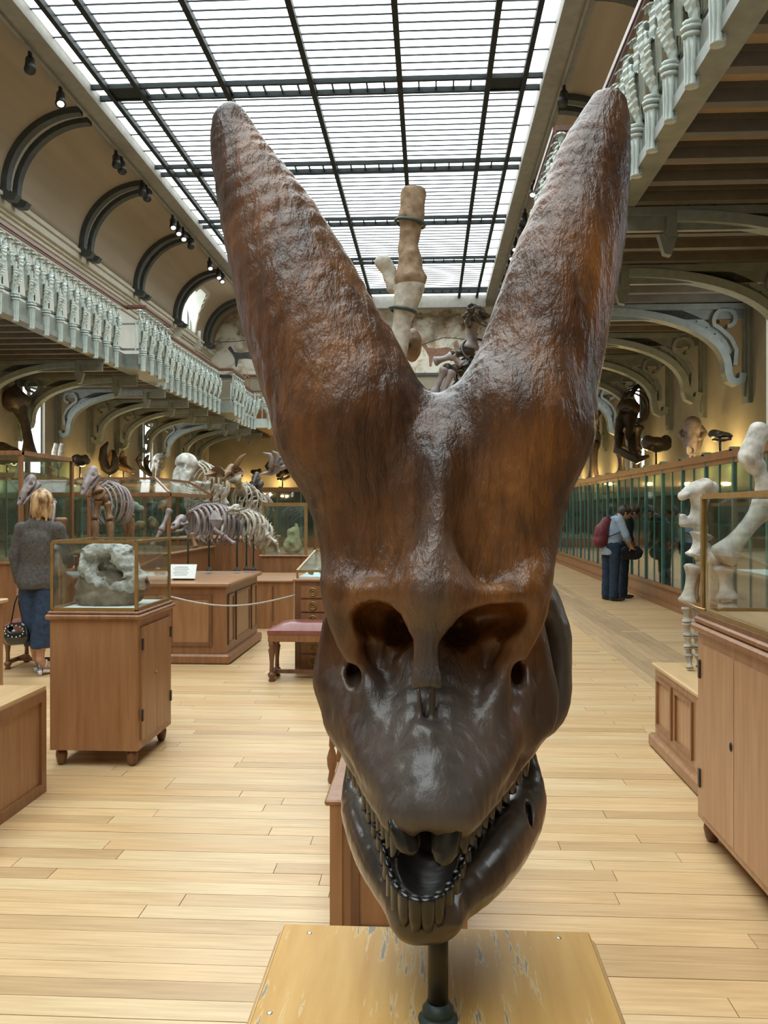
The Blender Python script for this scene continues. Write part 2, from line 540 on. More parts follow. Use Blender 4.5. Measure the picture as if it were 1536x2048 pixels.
bump(nt, b, n1.outputs['Fac'], .08, .004)
M_FLOORD = pmat('dark_board_joint', (.13, .07, .035), (.20, .11, .055), .7, 4)
M_STRIP = pmat('darker_border_boards', (.36, .24, .13), (.50, .35, .20), .4, 5, (9, .5, 1), rnd=.18)

Y0, Y1 = -9.0, 36.5
mb = MB().box(SX(-1, 7.4), SX(1, 7.4), Y0-.2, Y1+.2, -.3, -.006)
FLOOR = mb.build('floor', M_FLOORD, kind='structure', org=(0, 0, 0))
PW = .105
LENS = [1.15, 1.45, 1.75, 2.1]
PM = {}
for l in LENS:
    PM[l] = MB().box(0, l-.003, 0, PW-.0025, -.006, 0).mesh('plank', M_FLOOR)
PB0, PB1 = 1.95, 2.70           # border strip of boards laid lengthwise
stuffv, stufff, stuffr = [], [], []
rng = random.Random(11)
def stuff_plank(x0, x1, y0, y1, dz=0):
    o = len(stuffv)
    stuffv.extend([(x0,y0,-.006),(x1,y0,-.006),(x1,y1,-.006),(x0,y1,-.006),(x0,y0,dz),(x1,y0,dz),(x1,y1,dz),(x0,y1,dz)])
    for f in ((4,5,6,7),(0,1,5,4),(1,2,6,5),(2,3,7,6),(3,0,4,7)):
        stufff.append(tuple(i+o for i in f))
    stuffr.extend([rng.random()]*5)
n_pl = 0
row = 0
y = -8.9
while y < Y1:
    d = max(y, .5)
    xl, xr = -.53*d-.3, .40*d+.1
    segs = [(SX(-1, S_CASE), PB0), (PB1, SX(1, S_CASE))]
    for (a, c) in segs:
        x = a - rng.random()*1.6
        while x < c:
            l = rng.choice(LENS)
            inview = 2.35 < y < 8.1 and x+l > xl and x < xr and x > a and x+l < c
            dz = rng.random()*.0012
            if inview and n_pl < 296:
                o = bpy.data.objects.new('plank', PM[l]); COL.objects.link(o)
                o.parent = FLOOR; o.location = (x, y, dz); n_pl += 1
            else:
                stuff_plank(max(x, a), min(x+l-.003, c-.003), y, y+PW-.0025, dz)
            x += l
    y += PW
me = bpy.data.meshes.new('far_planks'); me.from_pydata(stuffv, [], stufff)
me.attributes.new('pr', 'FLOAT', 'FACE').data.foreach_set('value', stuffr)
me.materials.append(M_FLOOR)
tag(link('plank_field', me, FLOOR), kind='stuff')
stuffv, stufff, stuffr = [], [], []
x = PB0
while x < PB1-.01:
    y = -8.9-rng.random()*1.5
    while y < Y1:
        l = rng.choice(LENS)
        stuff_plank(x, min(x+PW-.0025, PB1), y, y+l-.003); y += l
    x += PW
me = bpy.data.meshes.new('border_planks'); me.from_pydata(stuffv, [], stufff)
me.attributes.new('pr', 'FLOAT', 'FACE').data.foreach_set('value', stuffr)
me.materials.append(M_STRIP)
tag(link('border_plank_field', me, FLOOR), kind='stuff')

# ------------------------------------------------------------------ walls and windows
WINY = [3.45, 11.75, 20.05, 28.35]
WZ0, WZ1, WH = 2.42, 4.55, .68
nwin = 2
for side, nm in ((-1, 'left'), (1, 'right')):
    xa, xb = SX(side, S_WALL), SX(side, S_WALL+.25)
    mb = MB()
    ys = [Y0]
    for w in WINY: ys += [w-WH, w+WH]
    ys.append(Y1)
    for i in range(0, len(ys), 2): mb.box(xa, xb, ys[i], ys[i+1], 0, 4.68)
    for w in WINY:
        mb.box(xa, xb, w-WH, w+WH, 0, WZ0); mb.box(xa, xb, w-WH, w+WH, WZ1, 4.68)
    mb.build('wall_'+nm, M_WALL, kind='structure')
    mb = MB()
    if side < 0:
        mb.box(xa, xb, Y0, 31.2, 4.68, 10.6); mb.box(xa, xb, 33.6, Y1, 4.68, 10.6)
        mb.box(xa, xb, 31.2, 33.6, 4.68, 8.05); mb.box(xa, xb, 31.2, 33.6, 10.1, 10.6)
    else:
        mb.box(xa, xb, Y0, Y1, 4.68, 10.6)
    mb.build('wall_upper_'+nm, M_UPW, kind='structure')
    for w in WINY:
        nm2 = 'window_%d' % nwin; nwin += 1
        fr = MB()
        xo = SX(side, S_WALL+.08); xi = SX(side, S_WALL+.14)
        for yy in (w-WH, w+WH-.05): fr.box(xo, xi, yy, yy+.05, WZ0, WZ1)
        for zz in (WZ0, WZ1-.05): fr.box(xo, xi, w-WH+.05, w+WH-.05, zz, zz+.05)
        fr.box(xo, xi, w-.09, w+.09, WZ0+.05, WZ1-.05)
        fo = fr.build(nm2, M_PALE2, kind='structure')
        for yy in (w-WH+.05, w+.09):
            MB().box(SX(side, S_WALL+.10), SX(side, S_WALL+.12), yy, yy+WH-.14, WZ0+.05, WZ1-.05).build('pane', M_WIN, fo)
        MB().box(SX(side, S_WALL-.06), SX(side, S_WALL+.2), w-WH-.08, w+WH+.08, WZ0-.07, WZ0).build('window_sill', M_PALE2, fo)
# upper arched window breaking through the cove
fr = MB()
for yy in (31.2, 32.36, 33.52): fr.box(SX(-1, 7.28), SX(-1, 7.36), yy, yy+.08, 8.05, 10.1)
fr.box(SX(-1, 7.28), SX(-1, 7.36), 31.28, 33.52, 8.05, 8.15)
fo = fr.build('window_%d' % nwin, M_PALE2, kind='structure')
for yy in (31.28, 32.44): MB().box(SX(-1, 7.31), SX(-1, 7.33), yy, yy+1.08, 8.15, 10.1).build('pane', M_WIN, fo)
MB().box(SX(-1, 7.05), SX(-1, 7.4), 31.0, 33.8, 7.9, 8.05).build('window_sill', M_CORN, fo)
MB().box(SX(-1, 7.45), SX(1, 7.45), Y1, Y1+.2, 0, 10.6).build('wall_end', M_WALL, kind='structure')
MB().box(SX(-1, 7.45), SX(1, 7.45), Y0-.2, Y0, 0, 10.6).build('wall_back', M_WALL, kind='structure')

# painted lunette on the end wall: generic weathered painting
m, nt, b = new_mat('weathered_wall_painting')
n1 = noise(nt, .55, (1, 1, 1.4), 5, .6, dist=.6); n2 = noise(nt, 1.6, (1, 1, .6), 4, .6, dist=1.2)
r1 = ramp(nt, n1.outputs['Fac'], [(.30, (.13, .115, .10)), (.42, (.36, .30, .22)), (.50, (.62, .60, .52)), (.62, (.70, .69, .62)), (.74, (.55, .36, .16))])
r2 = ramp(nt, n2.outputs['Fac'], [(.36, (.35, .22, .14)), (.43, (1, 1, 1)), (.62, (1, 1, 1)), (.70, (.75, .52, .28))])
mx = nt.nodes.new('ShaderNodeMix'); mx.data_type = 'RGBA'; mx.blend_type = 'MULTIPLY'; mx.inputs['Factor'].default_value = .85
L(nt, r1.outputs[0], mx.inputs['A']); L(nt, r2.outputs[0], mx.inputs['B'])
L(nt, mx.outputs['Result'], b.inputs['Base Color']); b.inputs['Roughness'].default_value = .9
mural = thing('wall_painting', 'faded landscape painting across the end wall under the skylight', 'painting', (CX, Y1-.05, 7.4))
MB().box(SX(-1, 7.1), SX(1, 7.1), Y1-.05, Y1-.005, 7.42, 10.4).build('canvas', m, mural)
mb = MB()
for i in range(28):
    xx = SX(-1, 7.0)+i*.5; f = lambda q: 8.75+.16*math.sin(q*1.3)+.07*math.sin(q*3.1)
    mb.bar((xx, Y1-.055, f(xx)), (xx+.5, Y1-.055, f(xx+.5)), .05, .02)
mb.build('painted_horizon_line', M_RIB, mural)
def beast(px, py, w, mat):
    c = at(px, py, Y1-.06); s = w*Y1/F
    q = MB()
    out = [(-.62,.30),(-.52,.40),(-.44,.30),(-.36,.16),(-.1,.12),(.2,.16),(.42,.10),(.50,-.05),(.47,-.2),(.52,-.42),(.46,-.42),(.38,-.14),(.1,-.10),(-.2,-.12),(-.26,-.42),(-.32,-.42),(-.34,-.12),(-.44,.08),(-.54,.2)]
    q.prism([(c.x+x_*s, c.z+z_*s) for x_, z_ in out], c.y, c.y+.012)
    q.build('painted_animal', mat, mural)
beast(487, 712, 52, pmat('painted_slate', (.05, .05, .055), (.10, .10, .10), .9, 4)); beast(880, 705, 66, pmat('painted_russet', (.20, .11, .075), (.30, .17, .12), .9, 4))
MB().box(SX(-1, 7.1), SX(1, 7.1), Y1-.09, Y1-.02, 7.3, 7.42).build('trim_1', M_RIB, kind='structure')

# ------------------------------------------------------------------ coves, ribs, cornices, beams
def cove_pt(side, a, off=0):
    return (SX(side, 5.2+(1.82-off)*math.sin(a)), 8.6+(1.78-off)*math.cos(a))
RIBY = [14.25+4.15*k for k in range(0, 6)]
NA = 14
for side, nm in ((-1, 'left'), (1, 'right')):
    vs, fs = [], []
    ysteps = [Y0] + [30.6+.2*i for i in range(19)] + [Y1] if side < 0 else [Y0, Y1]
    for yy in ysteps:
        for i in range(NA+1):
            x_, z_ = cove_pt(side, math.pi/2*i/NA); vs.append((x_, yy, z_))
    for j in range(len(ysteps)-1):
        yc = (ysteps[j]+ysteps[j+1])/2
        for i in range(NA):
            zc = cove_pt(side, math.pi/2*(i+.5)/NA)[1]
            if side < 0 and abs(yc-32.4) < 1.3 and zc < 8.75+math.sqrt(max(0, 1.69-(yc-32.4)**2)): continue
            a0 = j*(NA+1)+i
            fs.append((a0, a0+1, a0+NA+2, a0+NA+1))
    mb = MB(); mb.add(vs, fs, True)
    o = mb.build('ceiling_cove_'+nm, M_COVE, kind='structure')
    sm = o.modifiers.new('thick', 'SOLIDIFY'); sm.thickness = .06; sm.offset = -1 if side > 0 else 1
    # cornice
    mb = MB()
    xw = SX(side, S_WALL); t = -side
    for (d0, z0, z1) in ((.06, 7.80, 7.88), (.05, 7.98, 8.06), (.10, 8.06, 8.16), (.16, 8.16, 8.24), (.24, 8.24, 8.42), (.30, 8.42, 8.50), (.22, 8.50, 8.62)):
        mb.box(xw, xw+t*d0, Y0, Y1, z0, z1)
    mb.build('trim_cornice_'+nm, M_CORN, kind='structure')
    mb = MB()
    mb.box(SX(side, 4.69), SX(side, 5.05), Y0, 36.2, 10.22, 10.62)
    mb.box(SX(side, 5.05), SX(side, 5.25), Y0, 36.2, 10.30, 10.5)
    mb.box(SX(side, 5.05), SX(side, 5.10), Y0, 36.2, 10.16, 10.30)
    mb.build('trim_beam_'+nm, M_BEAM, kind='structure')
    # pale lunette barrel around the arched window
    if side < 0:
        vs, fs = [], []
        for i in range(13):
            a = math.pi*i/12
            zb_ = 8.75+1.3*math.sin(a); se_ = 5.2+1.82*math.sqrt(max(0, 1-((zb_-8.6)/1.78)**2))
            for s_ in (7.25, se_): vs.append((SX(-1, s_), 32.4-1.3*math.cos(a), zb_))
        for i in range(12): fs.append((2*i, 2*i+2, 2*i+3, 2*i+1))
        vs += [(SX(-1, 7.25), 31.1, 8.75), (SX(-1, 6.8), 31.1, 8.75), (SX(-1, 6.8), 31.1, 8.0), (SX(-1, 7.25), 31.1, 8.0)]
        fs.append((26, 27, 28, 29))
        vs += [(SX(-1, 7.25), 33.7, 8.75), (SX(-1, 6.8), 33.7, 8.75), (SX(-1, 6.8), 33.7, 8.0), (SX(-1, 7.25), 33.7, 8.0)]
        fs.append((30, 33, 32, 31))
        mb = MB(); mb.add(vs, fs, True)
        mb.build('ceiling_lunette', M_UPW, kind='structure')
    for k, ry in enumerate(RIBY):
        rib = thing('ceiling_rib', '%s paired dark rib from the near end on the %s ceiling cove' % (ORD[k], nm), 'ceiling rib', (SX(side, 6.9), ry, 8.5), 'ribs of the %s cove' % nm)
        pts = [cove_pt(side, math.pi/2*i/16, .10) for i in range(0, 17)]
        x_, z_ = pts[-1]
        pts += [(x_-side*.02, z_-.1), (x_-side*.10, z_-.19), (x_-side*.21, z_-.2), (x_-side*.25, z_-.12)]
        for q in (-.24, .24):
            MB().band(pts, .2, ry+q-.1, ry+q+.1).build('rib_band', M_RIB, rib)
        pts2 = [cove_pt(side, math.pi/2*i/16, .05) for i in range(0, 17)]
        MB().band(pts2, .08, ry-.13, ry+.13).build('rib_panel', M_RIBL, rib)

# ------------------------------------------------------------------ skylight
SKY = thing('window_1', 'long frosted skylight with black steel glazing bars down the hall', None, (CX, 15, SKYZ), kind='structure')
COLX = [-7.08, -6.76, -6.10, -4.28, -2.45, -.62, 1.20, 1.93, 2.29]
CROSS = [13.55+4.15*k for k in range(-5, 6)]
SKYEND = 35.3
def pane_mesh(w, l):
    return MB().box(0, w, 0, l, 0, .012).mesh('pane', M_SKY)
pcache = {}
bars = MB()
for k in range(len(CROSS)):
    ya = CROSS[k]+.25
    yb = (CROSS[k+1]-.25) if k+1 < len(CROSS) else SKYEND
    if yb-ya < .2: continue
    near = 13 < CROSS[k] < 21
    inview = CROSS[k] > 9
    for c in range(8):
        x0, x1 = COLX[c], COLX[c+1]
        edge = c in (0, 7)
        npn = 4 if edge else 13
        if not inview: npn = 2
        if CROSS[k] > 33: npn = max(1, int(npn*(yb-ya)/3.65))
        l = (yb-ya)/npn
        key = (round(x1-x0, 3), round(l, 4), near)
        if near or edge or not inview or CROSS[k] > 33:
            if key not in pcache: pcache[key] = pane_mesh(x1-x0-.02, l-.006)
            for i in range(npn):
                o = bpy.data.objects.new('pane', pcache[key]); COL.objects.link(o)
                o.parent = SKY; o.location = Vector((x0+.01, ya+i*l+.003, SKYZ))-ORG[SKY]
        else:
            q = MB()
            for i in range(npn): q.box(x0+.01, x1-.01, ya+i*l+.003, ya+(i+1)*l-.003, SKYZ, SKYZ+.012)
            q.build('pane_field', M_SKY, SKY, kind='stuff')
        if inview:
            for i in range(1, npn): bars.box(x0, x1, ya+i*l-.007, ya+i*l+.007, SKYZ-.03, SKYZ+.02)
bars.build('glazing_bar_field', M_STEEL, SKY, kind='stuff')
for i, x in enumerate(COLX[1:-1]):
    w = .05 if i in (0, 6) else .055
    MB().box(x-w, x+w, Y0, SKYEND, SKYZ-.13, SKYZ+.02).build('mullion', M_STEEL, SKY)
for k, yc in enumerate(CROSS):
    q = MB()
    for s_ in (-.25, .25): q.box(COLX[0], COLX[-1], yc+s_-.035, yc+s_+.035, SKYZ-.10, SKYZ+.02)
    n = 26
    for i in range(1, n):
        xx = COLX[0]+(COLX[-1]-COLX[0])*i/n
        q.box(xx-.016, xx+.016, yc-.215, yc+.215, SKYZ-.06, SKYZ+.01)
    q.build('cross_girder', M_STEEL, SKY)
    MB().box(COLX[0], COLX[-1], yc-.215, yc+.215, SKYZ+.012, SKYZ+.022).build('pane', M_SKY, SKY)
for (xa, xb) in ((-6.74, -6.12), (1.22, 1.91)):
    MB().box(xa, xb, 17.7-.24, 17.7+.24, SKYZ-.08, SKYZ-.05).build('dark_panel', M_STEEL, SKY)
MB().box(SX(-1, 4.7), SX(1, 4.7), SKYEND, SKYEND+.35, SKYZ-.5, SKYZ+.15).build('trim_beam_end', M_BEAM, kind='structure')
MB().box(SX(-1, 5.2), SX(1, 5.2), SKYEND+.35, Y1, SKYZ-.05, SKYZ+.15).build('ceiling', M_COVE, kind='structure')
MB().box(SX(-1, 7.45), SX(1, 7.45), Y0-.2, Y1+.2, SKYZ+.4, SKYZ+.5).build('roof', M_BEAM, kind='structure')

# ------------------------------------------------------------------ galleries
M_BRK = pmat('shade_toned_bracket_iron', (.19, .22, .205), (.26, .29, .27), .45, 9, bmp=.1)  # pale iron with the shade under the galleries put into its colour
M_JOIST = pmat('brown_grey_joist', (.085, .075, .058), (.12, .105, .08), .6, 6)
BAYS = {-1: [(18.4, 20.3), (26.7, 28.6)], 1: [(10.1, 12.0), (18.4, 20.3), (26.7, 28.6)]}
GEND = 31.8
BZ = 4.65
JM = {}
for side, nm in ((-1, 'left'), (1, 'right')):
    xr, xw = SX(side, S_RAIL), SX(side, S_WALL)
    t = -side
    gal = thing('gallery', 'iron gallery running along the %s wall' % nm, 'gallery', ((xr+xw)/2, 20, BZ))
    MB().box(xr-t*.05, xw, Y0, Y1, BZ+.14, BZ+.30).build('slab', M_SOFF, gal)
    fa = MB()
    fa.box(xr-t*.10, xr+t*.05, Y0, GEND, BZ+.10, BZ+.34)
    fa.box(xr-t*.12, xr+t*.09, Y0, GEND, BZ, BZ+.10)
    for (a, c) in BAYS[side]:
        fa.box(xr+t*.05, xr+t*.45, a, c, BZ+.10, BZ+.34); fa.box(xr+t*.09, xr+t*.49, a-.04, c+.04, BZ, BZ+.10)
    fa.build('fascia', M_PALE2, gal)
    jm = MB().box(0, (xw-xr-t*-.12), -.055, .055, -.13, .14)
    jm = MB(); x0_, x1_ = sorted((xr-t*.12, xw))
    jm.box(x0_-gal.location.x, x1_-gal.location.x, -.055, .055, 0, .14)
    jm.box(x0_-gal.location.x, x1_-gal.location.x, -.085, .085, .10, .14)
    jme = jm.mesh('joist', M_JOIST)
    yy = 3.0
    while yy < Y1-.2:
        o = bpy.data.objects.new('joist', jme); COL.objects.link(o); o.parent = gal
        o.location = (0, yy-20, 0); yy += .52
# end gallery
gal = thing('gallery', 'iron gallery crossing the far end of the hall', 'gallery', (CX, 34, BZ))
MB().box(SX(-1, S_RAIL), SX(1, S_RAIL), GEND, Y1, BZ+.14, BZ+.30).build('slab', M_SOFF, gal)
MB().box(SX(-1, S_RAIL), SX(1, S_RAIL), GEND-.08, GEND+.1, BZ, BZ+.34).build('fascia', M_PALE, gal)

# brackets
def bracket(side, y, nm, pale):
    xw = SX(side, S_WALL); t = -side
    b_ = thing('gallery_bracket', '%s arched iron scroll bracket from the near end under the %s gallery' % (ORD[0], nm), 'bracket', (xw, y, 3.3), 'scroll brackets under the %s gallery' % nm)
    def P(s_, z): return (xw+t*s_, z)
    arch = []
    for i in range(25):
        a = math.pi/2*i/24
        arch.append(P(.34+1.95*(1-math.cos(a))**1.05, 3.62+.93*math.sin(a)**.9))
    hook = [P(.12, 3.60), P(.14, 3.50), P(.22, 3.46), P(.31, 3.51), P(.34, 3.62)]
    MB().band(hook+arch[1:], .11, y-.10, y+.10).build('arch', M_BRK, b_)
    MB().band([(p[0], p[1]+.12) for p in arch[2:]], .16, y-.03, y+.03).build('arch_web', M_BRK, b_)
    sc_ = []
    for i in range(16):
        a = math.pi*(1.0-.1*i)+.5
        r = .17-.006*i
        sc_.append(P(.36+r*math.cos(a)*-1+.02, 4.40+r*math.sin(a)))
    low = [P(.24, 3.72), P(.22, 3.95), P(.30, 4.12), P(.46, 4.27)]
    sp = []
    for i in range(25):
        a = -.4+i*.21; r = .20-.0045*i
        sp.append(P(.36+r*math.cos(a), 4.40+r*math.sin(a)))
    MB().band(low+sp, .06, y-.09, y+.09).build('scroll', M_BRK, b_)
    MB().box(xw, xw+t*.07, y-.12, y+.12, 3.15, 4.64).box(xw+t*.07, xw+t*.1, y-.05, y+.05, 3.25, 4.64).build('wall_plate', M_PALE2, b_)
    MB().box(xw, xw+t*2.84, y-.09, y+.09, 4.56, 4.645).box(xw, xw+t*2.84, y-.03, y+.03, 4.42, 4.56).build('beam', M_PALE2, b_)
    MB().box(xw+t*2.28, xw+t*2.38, y-.08, y+.08, 4.36, 4.6).prism([(xw+t*2.26, 4.38), (xw+t*2.46, 4.38), (xw+t*2.40, 4.18), (xw+t*2.33, 4.16)], y-.05, y+.05).build('pendant', M_PALE2, b_)
    rv = MB()
    for i in range(5, 24, 2):
        for sg in (-1, 1):
            p = arch[i]; rv.ball((p[0], y+sg*.034, p[1]+.13), .012, 5, 4)
    tag(rv.build('rivet_field', M_RIB, b_), kind='stuff')
    return b_
for side, nm in ((-1, 'left'), (1, 'right')):
    proto = None; nb = 0
    for k in range(0, 13):
        y = 8.9+2.083*k
        if side < 0 and y < 17: continue
        if proto is None: proto = bracket(side, y, nm, False)
        else:
            nb += 1
            c = copy_tree(proto); c.location = (SX(side, S_WALL), y, 3.3)
            c['label'] = '%s arched iron scroll bracket from the near end under the %s gallery' % (ORD[nb], nm)

# railings: lily-and-acanthus balusters
def baluster_parts(t):
    """local frame: y along the rail, x*t towards the hall, z above the gallery underside"""
    P = {}
    q = MB()
    q.lathe((t*.09, 0, 0), [(.050, -.06), (.052, -.05), (.044, -.03), (.040, .08), (.046, .20), (.058, .29)], 12)
    for j in range(8): q.bar((t*.09+.045*math.cos(j*math.pi/4), .045*math.sin(j*math.pi/4), -.05), (t*.09+.052*math.cos(j*math.pi/4), .052*math.sin(j*math.pi/4), .28), .014, .014)
    q.box(t*.0, t*.02, -.03, .03, .1, 1.3)
    P['post'] = [q]
    q = MB()
    for z, r in ((.30, .075), (.345, .085), (.39, .07)): q.lathe((t*.09, 0, 0), [(r*.6, z-.022), (r, z-.012), (r, z+.012), (r*.6, z+.022)], 10)
    P['collar'] = [q]
    P['leaf'] = []
    for sy, lean, hgt in ((-.12, .13, .40), (.12, .11, .34), (0, .15, .60), (-.17, .09, .66), (.17, .08, .72)):
        q = MB(); pts = []; ws = []
        for i in range(25):
            u = i/24
            pts.append((t*(.05+lean*math.sin(u*2.9)-.04*u), sy*(.3+u*1.1)+.03*math.sin(u*5+sy*30), .40+hgt*math.sin(u*2.15)))
            w = .075*math.sin(math.pi*(.08+u*.86))+.012
            ws.append(w*(1.0 if i % 2 else .66))
        q.leaf(pts, ws, (0, 1, 0), .012); P['leaf'].append(q)
    P['stem'] = []; P['flower'] = []
    for sy in (-.13, .13):
        q = MB(); pts = []
        for i in range(8):
            u = i/7; pts.append((t*(.05+.05*math.sin(u*3)), sy*math.sin(u*1.6), .40+.78*u))
        q.tube(pts, [.020, .018, .016, .015, .014, .014, .016, .018], 6)
        q.leaf([(t*.06, sy*.9, .55), (t*.09, sy*1.5, .80), (t*.06, sy*1.9, 1.0)], [.02, .03, .005], (1, 0, 0), .01)
        P['stem'].append(q)
        q = MB(); c = Vector((t*.055, sy, 1.20))
        q.ball(c, (.035, .035, .05), 7, 5)
        for j in range(6):
            a = j*math.pi/3
            q.leaf([c, c+Vector((math.cos(a)*.05, math.sin(a)*.05, .05)), c+Vector((math.cos(a)*.085, math.sin(a)*.085, .02))], [.012, .03, .008], (-math.sin(a), math.cos(a), 0), .008)
        P['flower'].append(q)
    q = MB()
    for sg in (-1, 1):
        pts = [(t*.03, sg*.02, .45)]
        for i in range(9):
            a = math.pi*i/8; pts.append((t*.03, sg*(.02+.125*(1-math.cos(a))), .70+.30*math.sin(a)))
        q.tube(pts, .011, 5)
        q.bar((t*.02, sg*.275, .35), (t*.02, sg*.275, .95), .02)
    P['hoop'] = [q]
    return P
for side, nm in ((-1, 'left'), (1, 'right')):
    t = -side; xr = SX(side, S_RAIL)
    rl = thing('gallery_railing', 'ornate pale iron lily railing with brown handrail along the %s gallery' % nm, 'railing', (xr, 18, BZ))
    hr = MB(); lo_ = MB()
    path = [(xr, 4.0)]
    for (a, c) in BAYS[side]: path += [(xr, a), (xr+t*.4, a), (xr+t*.4, c), (xr, c)]
    path.append((xr, GEND))
    for i in range(len(path)-1):
        a, c = path[i], path[i+1]
        hr.bar((a[0]+t*.09, a[1], 6.03), (c[0]+t*.09, c[1], 6.03), .075, .06)
        hr.bar((a[0]+t*.09, a[1], 5.985), (c[0]+t*.09, c[1], 5.985), .04, .03)
        lo_.bar((a[0], a[1], BZ+.44), (c[0], c[1], BZ+.44), .05, .04)
        lo_.bar((a[0], a[1], BZ+1.0), (c[0], c[1], BZ+1.0), .03, .03)
    hr.build('handrail', M_RAIL, rl); lo_.build('lower_rail', M_PALE2, rl)
    P = baluster_parts(t)
    whole = MB()
    for ps in P.values():
        for q in ps: whole.add(q.v, q.f, False)
    wme = whole.mesh('baluster', M_PALE)
    pme = [(n_, q.mesh(n_, M_PALE)) for n_, ps in P.items() for q in ps]
    BXO = 0
    ylist = [5.12+.55*i for i in range(-1, 49)]
    for y in ylist:
        if y > GEND-.2: continue
        if side < 0 and y < 8.5: continue
        off = 0
        for (a, c) in BAYS[side]:
            if a-.1 < y < c+.1: off = .4*t
        loc = (off+BXO, y-18, 0)
        if side > 0 and y < 9.8:
            hub = bpy.data.objects.new('baluster', pme[0][1]); COL.objects.link(hub); hub.parent = rl; hub.location = loc
            for n_, me in pme[1:]:
                o = bpy.data.objects.new(n_, me); COL.objects.link(o); o.parent = hub
        else:
            o = bpy.data.objects.new('baluster', wme); COL.objects.link(o); o.parent = rl; o.location = loc
rl = thing('gallery_railing', 'ornate pale iron railing across the far end gallery', 'railing', (CX, GEND, BZ))
MB().bar((SX(-1, S_RAIL), GEND, 6.03), (SX(1, S_RAIL), GEND, 6.03), .075, .06).build('handrail', M_RAIL, rl)
for i in range(16):
    o = bpy.data.objects.new('baluster', wme); COL.objects.link(o); o.parent = rl
    o.location = (-4.2+.55*i, 0, 0); o.rotation_euler = (0, 0, math.pi/2)

# thin-framed glass cabinet standing on the end gallery
gc = thing('gallery_showcase', 'thin red-brown framed glass showcase standing on the far gallery', 'showcase', at(512, 843, 32.6))
c = at(512, 812, 32.6); x0, x1 = at(495, 800, 32.6).x, at(535, 800, 32.6).x
zb, zt = BZ+.3, at(512, 752, 32.6).z
for (xx, yy) in ((x0, 32.3), (x1, 32.3), (x0, 33.0), (x1, 33.0)): MB().box(xx-.02, xx+.02, yy-.02, yy+.02, zb, zt).build('post', M_OAKM, gc)
for zz in (zt, (zb+zt)/2, zb+.5):
    q = MB()
    q.bar((x0, 32.3, zz), (x1, 32.3, zz), .03).bar((x0, 33, zz), (x1, 33, zz), .03).bar((x0, 32.3, zz), (x0, 33, zz), .03).bar((x1, 32.3, zz), (x1, 33, zz), .03)
    q.build('frame', M_OAKM, gc)
MB().box(x0, x1, 32.3, 33.0, zb, zb+.42).build('base', M_OAKM, gc)

# ------------------------------------------------------------------ spot lamps under the skylight beams
def spot(px, side, lit, tilt):
    X = SX(side, 5.12)
    r = ray(px, 500); Y = X/r.x*r.y
    p = Vector((X, Y, 10.12))
    s_ = thing('spot_lamp', None, 'spotlight', p)
    t = -side
    MB().box(X-.03, X+.03, Y-.03, Y+.03, 10.04, 10.18).build('mount', M_BLACK, s_)
    d = Vector((-side*math.sin(tilt)*.6, -.5, -math.cos(tilt))).normalized()
    a = p+Vector((0, 0, -.08)); e = a+d*.34
    MB().tube([a, a+d*.02, a+d*.2, e], [.05, .085, .09, .11], 10).build('housing', M_BLACK, s_)
    MB().tube([e, e+d*.006], [.07, .07], 10).build('lens', emat('lit_lamp_lens', (1, .86, .62), 4.0) if lit else M_BLACK, s_)
    return s_, d
for i, (px, lit) in enumerate([(60, 0), (121, 1), (232, 0), (243, 0), (284, 0), (293, 0), (345, 1), (356, 1), (366, 1), (380, 0), (419, 1), (436, 1), (443, 1)]):
    o, d = spot(px, -1, lit, .4)
    tag(o, 'small %s spot lamp under the left skylight beam, number %s from the near end' % ('lit' if lit else 'dark', ['one','two','three','four','five','six','seven','eight','nine','ten','eleven','twelve','thirteen'][i]), group='spot lamps on the left beam')
for i, (px, lit) in enumerate([(1128, 0), (1068, 1), (1050, 0), (1044, 0), (1032, 1), (1026, 1), (1020, 0), (1008, 0), (1004, 0)]):
    o, d = spot(px, 1, lit, .3)
    tag(o, 'small %s spot lamp under the right skylight beam, number %s from the near end' % ('lit' if lit else 'dark', ['one','two','three','four','five','six','seven','eight','nine'][i]), group='spot lamps on the right beam')

